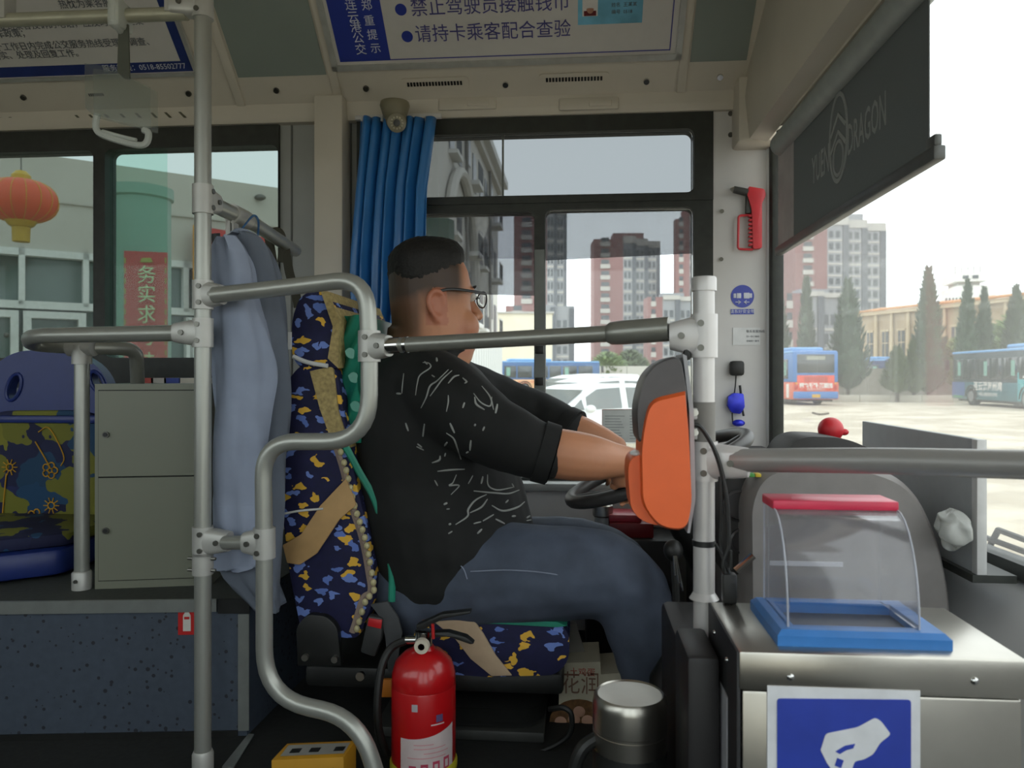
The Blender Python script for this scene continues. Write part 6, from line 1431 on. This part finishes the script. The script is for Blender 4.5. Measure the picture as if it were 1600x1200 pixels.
def hz(py, d=130): return CZ + (HY - py) * d / FPX
B().box(0, W, 0, 10, 0, hz(478), M=M).build('wall', whm, whb); B().box(W * .3, W * .98, 1, 10, hz(478), hz(446), M=M).build('upper_storey', whm, whb); B().box(W * .26, W * .82, .5, 8, hz(440), hz(427), M=M).build('roof_deck', whm, whb); B().box(W * .34, W * .72, 1.5, 7, hz(446), hz(440), M=M).build('roof_neck', towc, whb)
for k in range(7): B().box(W * (.06 + .06 * k), W * (.09 + .06 * k), -.1, .1, hz(472), hz(466), M=M).build('window', darkw, whb)
for k in range(2): B().box(W * (.38 + .17 * k), W * (.48 + .17 * k), .38, .6, hz(436), hz(431), M=M).build('window', darkw, whb)
for k in range(5): B().cyl(M @ Vector((W * (.3 + .11 * k), 2, hz(427))), M @ Vector((W * (.3 + .11 * k), 2, hz(415))), .12, n=6).build('aerial', towc, whb)
for k in range(9): B().cyl(M @ Vector((W * (.02 + .05 * k), .3, hz(478))), M @ Vector((W * (.02 + .05 * k), .3, hz(468))), .08, n=6).build('railing_post', whm, whb)

# ------------------------------------------------------------------ trees
leafc = mat('cypress_green', '4a5a48', .9, var=.3, scale=3); leafb = mat('bush_green', '6c7f52', .9, var=.3, scale=3); leafl = mat('hedge_green', '52603f', .9, var=.3, scale=3); bark = mat('bark_brown', '4a3f33', .95, var=.2, scale=8)
def cypress(label, px, pyt, pyb, wpx, d, m=None, group='cypress trees along the far wall', name='cypress_tree', cone=True):
    k = d / FPX; base = gp(px, d); H = CZ + (HY - pyt) * k; z0 = max(.15, CZ + (HY - pyb) * k) ; R = wpx * k / 2
    t = thing(name, label, 'tree', base, group=group)
    B().tube([base, base + Vector((0, 0, H * .5))], [.13, .06], 8).build('trunk', bark, t)
    b = B(); rnd = random.Random(int(px * 7 + pyt))
    def prof(u): return (min(1, (u / .16) ** .6) * (1 - u) ** .75 * 1.12 if cone else math.sin(math.pi * min(1, .12 + u * .88)) ** .7)
    core = [[base + Vector((math.cos(q) * R * .8 * prof(u), math.sin(q) * R * .8 * prof(u), z0 + (H - z0) * u)) for q in [2 * math.pi * j / 12 for j in range(12)]] for u in (.0, .06, .15, .3, .45, .6, .75, .88, .96)]
    b.loft(core)
    for i in range(900):
        u = rnd.random() ** 1.15; q = rnd.random() * 6.283; r = R * prof(u) * (.72 + .36 * rnd.random()) + .02
        c = base + Vector((math.cos(q) * r, math.sin(q) * r, z0 + (H - z0) * u)); s = (.10 + .16 * rnd.random()) * (R / 1.0) ** .5 * .9
        out = Vector((math.cos(q) * .5, math.sin(q) * .5, 1 if cone else .3)).normalized(); sd = Vector((-math.sin(q), math.cos(q), 0)); nr = out.cross(sd)
        a0 = b.bm.verts.new(c + out * s * 1.8); a1 = b.bm.verts.new(c + sd * s * .6 - out * s * .5); a2 = b.bm.verts.new(c - sd * s * .6 - out * s * .5); a3 = b.bm.verts.new(c + nr * s * .5)
        for f in ((a0, a1, a2), (a0, a2, a3), (a0, a3, a1), (a1, a3, a2)): b.bm.faces.new(f)
    o = b.build('foliage', m or leafc, t, smooth=False); tag(o, kind='stuff'); return t
cypress('cypress half hidden by the black windscreen edge', 1216, 452, 598, 46, 57)
cypress('slim tall cypress just above the orange-backed bus', 1260, 433, 612, 36, 50)
cypress('broad cypress right of the orange-backed bus', 1325, 440, 606, 66, 48)
cypress('tallest pointed cypress before the ochre hall', 1451, 420, 612, 58, 47)
cypress('cypress with a rounded shoulder left of a thinner twin', 1512, 438, 600, 40, 49)
cypress('thinner twin cypress beside the white pilaster', 1538, 450, 600, 34, 50)
cypress('cypress at the right-hand edge of the windscreen view', 1588, 446, 590, 46, 49)
cypress('low dark conifer at the foot of the tallest cypress', 1402, 545, 612, 46, 46.5, leafl, 'low conifers and bushes along the far wall', 'conifer_bush')
cypress('low dark conifer between two taller ones by the wall', 1428, 535, 612, 40, 47, leafl, 'low conifers and bushes along the far wall', 'conifer_bush')
cypress('round light green bush behind the teal bus', 1505, 528, 600, 70, 52, leafb, 'low conifers and bushes along the far wall', 'round_bush', False)
cypress('large light green tree behind the teal bus front edge', 1590, 490, 600, 90, 53, leafb, 'low conifers and bushes along the far wall', 'round_bush', False)
cypress('small tree standing over the yard wall behind the white cars', 950, 552, 600, 60, 82, leafb, 'low conifers and bushes along the far wall', 'round_bush', False)
cypress('larger hazy tree over the yard wall near the red block', 985, 548, 600, 55, 84, leafl, 'low conifers and bushes along the far wall', 'round_bush', False)
ver = B(); 
for i in range(500):
    p = gp(700 + 330 * random.random(), 17 + 20 * random.random()); s = .06 + .08 * random.random(); q = random.random() * 6.28
    ver.prism([p + Vector((math.cos(q) * s * .3, math.sin(q) * s * .3, 0)), p - Vector((math.cos(q) * s * .3, math.sin(q) * s * .3, 0)), p + Vector((0, 0, s * 2))], Vector((.01, .01, 0)))
tag(ver.build('grass', mat('yard_grass', '6f8f5a', .9, var=.3), smooth=False), 'short green grass around the parked white cars', 'grass', kind='stuff')
tw = B().tube(catmull([QZ(1270, 645, .03), QZ(1282, 648, .02), QZ(1294, 646, .03)], 4), .05, 6).build('fallen_branch', bark); tag(tw, 'thin dark branch lying on the pale gravel', 'branch')

# ------------------------------------------------------------------ office building seen through the passenger windows
wallm = mat('office_render', 'c4c0b6', .85, var=.04, scale=.8); winw = mat('white_window_frame', 'e2e3e0', .5); offg = mat('office_glass', '5f726c', .12, var=.15, scale=1.5, spec=.7)
M, W = frame_at(gp(-500, 8.2), gp(520, 12.4)); of = thing('office_building', 'pale office front with white framed windows under a plain fascia', 'building', M.translation)
def fxz(px, py):
    """photo point on the facade plane, in its own frame"""
    r = ray(px, py); iM = M.inverted(); o = iM @ CAM; dd = iM.to_3x3() @ r; t = -o.y / dd.y; q = o + dd * t; return q.x, q.z
zroof = fxz(240, 266)[1]; zw1 = fxz(80, 392)[1]; ztr = fxz(80, 478)[1]
B().box(0, W, 0, 6, zw1, zroof, M=M).build('fascia', wallm, of); B().box(0, W, .12, 6, 0, zw1, M=M).build('glazing', offg, of)
B().box(0, W, -.03, .05, zroof - .62, zroof - .60, M=M).build('fascia_joint', mat('joint_pale', 'b5b0a6', .8), of)
B().box(0, W, -.05, .15, zw1 - .09, zw1, M=M).build('head_frame', winw, of); B().box(0, W, -.05, .15, ztr - .05, ztr + .05, M=M).build('transom', winw, of)
for px, w in ((-190, .07), (-60, .07), (34, .07), (134, .07), (290, .07), (312, .06), (400, .06), (440, .06)):
    x = fxz(px, 450)[0]; B().box(x - w / 2, x + w / 2, -.05, .15, ztr, zw1, M=M).build('mullion', winw, of)
for px0, px1 in ((-90, 29), (36, 134), (290, 306), (312, 372)):
    x0, x1 = fxz(px0, 500)[0], fxz(px1, 500)[0]; s = B(); s.frame((x0, x1, .3, ztr - .08), (x0 + .09, x1 - .09, .4, ztr - .17), .005, -.06, .12); bmesh.ops.transform(s.bm, matrix=M, verts=s.bm.verts[:]); s.build('casement', winw, of)
B().sphere(M @ Vector((fxz(10, 524)[0], -.1, fxz(10, 524)[1])), .035, 10, 8).build('door_knob', screwm, of)
fl_ = fxz(404, 310); B().sphere(M @ Vector((fl_[0], -.08, fl_[1])), (.09, .05, .05), 10, 8).build('fascia_lamp', screwm, of)
# column and banner
co = thing('entrance_column', 'round green column in front of the office', 'column', gp(222, 9.0)); cg = mat('column_green', '93ab9f', .6, var=.05)
cc_ = gp(220, 9.05); B().lathe([(.36, 0), (.36, .1), (.33, .12), (.33, 3.66), (.36, 3.68), (.36, 3.8)], cc_, 32).build('shaft', cg, co)
bn = thing('couplet_banner', 'red vertical banner with green characters hung on the green column', 'banner', gp(228, 8.6)); br = mat('banner_red', 'cf5a5c', .6, var=.05); bgd = mat('banner_gold', 'b4a862', .6); bgn = mat('banner_jade', 'd3e0b4', .6)
yq = 8.62
bl0, br0 = P(195, 392, yq), P(262, 395, yq); zb_ = .9; bd = (br0 - bl0); bn_ = -FWD
B().prism([bl0, br0, Vector((br0.x, br0.y, zb_)), Vector((bl0.x, bl0.y, zb_))], bn_ * .02).build('cloth', br, bn)
for s0, s1 in ((.01, .045), (.955, .99)):
    a_, c_ = bl0 + bd * s0, bl0 + bd * s1
    for k in range(22):
        z1 = bl0.z - .08 - k * .115; B().prism([Vector((a_.x, a_.y, z1)), Vector((c_.x, c_.y, z1)), Vector((c_.x, c_.y, z1 - .06)), Vector((a_.x, a_.y, z1 - .06))], bn_ * .024).build('border_mark', bgd, bn)
a_ = P(219, 410, yq - .03); B().prism([a_, P(239, 410, yq - .03), P(236, 403, yq - .03), P(222, 403, yq - .03)], bn_ * .008).build('ingot_mark', bgd, bn)
for ch, py in zip('务实求写法', (431, 461, 493, 528, 566)): text(ch, P(229, py, yq - .06), RGT, UP, .215, bgn, bn, ext=.003)
bn2 = thing('couplet_banner', 'red banner with a gold edge behind the hanging jacket', 'banner', P(365, 420, 11)); 
a_, c_ = P(303, 352, 11), P(420, 372, 11.6); B().prism([a_, c_, c_ + Vector((0, 0, -1.2)), a_ + Vector((0, 0, -1.2))], bn_ * .03).build('cloth', mat('banner_scarlet', 'b83a36', .6), bn2)
B().prism([a_, a_ + (c_ - a_) * .06, a_ + (c_ - a_) * .06 + Vector((0, 0, -1.2)), a_ + Vector((0, 0, -1.2))], bn_ * .04).build('gold_edge', mat('banner_amber', 'c98a2a', .6), bn2)
# lantern
la_ = thing('paper_lantern', 'round red paper lantern with gold caps hanging from the office fascia', 'lantern', P(35, 340, 8.0)); lc_ = P(33, 314, 8.0); Rl, Hl = .345, .225
lr_ = mat('lantern_red', 'd2552f', .5, var=.05)
prof = [(.08, -Hl)] + [(Rl * math.cos(q) ** .75 if q < 1.57 else .1, Hl * math.sin(q)) for q in [math.radians(v) for v in (-75, -60, -45, -30, -15, 0, 15, 30, 45, 60, 75)]] + [(.08, Hl)]
B().lathe(prof, lc_, 32).build('paper_body', lr_, la_)
gold2 = mat('lantern_gold', 'c2a138', .4, .3)
for k in range(16):
    q0 = 2 * math.pi * k / 16; B().tube([lc_ + Vector((r * 1.008 * math.cos(q0), r * 1.008 * math.sin(q0), z)) for r, z in prof], .004, 5).build('lantern_rib', gold2, la_)
B().lathe([(0, Hl + .09), (.05, Hl + .085), (.09, Hl + .04), (.09, Hl - .01)], lc_, 20).build('top_cap', gold2, la_); B().lathe([(.16, -Hl + .03), (.12, -Hl - .03), (.09, -Hl - .05)], lc_, 20).build('bottom_cap', gold2, la_)
B().lathe([(.085, -Hl - .05), (.08, -Hl - .2), (.0, -Hl - .2)], lc_, 18).build('fringe', mat('fringe_gold', 'b89a3a', .7), la_)
top_ = M @ Vector((fxz(33, 262)[0], 0, 0)); zz = zroof - .4
B().tube([lc_ + Vector((0, 0, Hl + .08)), lc_ + Vector((0, 0, zz - lc_.z)), Vector((top_.x, top_.y, zz))], .008, 6).build('hanging_wire', screwm, la_)

# ------------------------------------------------------------------ notice taped to the driver window
nt = thing('window_notice', 'white printed sheet taped low on the driver window', 'notice', Q(970, 690, YW + .01))
ynt = YW + .006
B().prism([Q(941, 640, ynt), Q(1062, 639, ynt), Q(1062, 691, ynt), Q(941, 692, ynt)], Vector((0, .001, 0))).build('sheet', mat('thin_paper', 'cfd3cf', .8), nt)
for k in range(9):
    for x0, x1 in ((945, 976), (984, 1015), (1022, 1056)): a_ = Q(x0, 650 + k * 4.4, ynt - .0006); c_ = Q(x1 - (k * 7 % 9), 650 + k * 4.4, ynt - .0006); B().box(a_.x, c_.x, ynt - .001, ynt - .0004, a_.z - .0012, a_.z + .0012).build('print_line', mat('faint_print', '9fa5a2', .8), nt)
B().tube([Q(941, 640, ynt - .001), Q(1062, 639, ynt - .001)], .001, 4).build('border_line', mat('rose_line', 'b08a84', .7), nt); B().tube([Q(941, 640, ynt - .001), Q(941, 692, ynt - .001)], .001, 4).build('border_line', mat('rose_line'), nt)
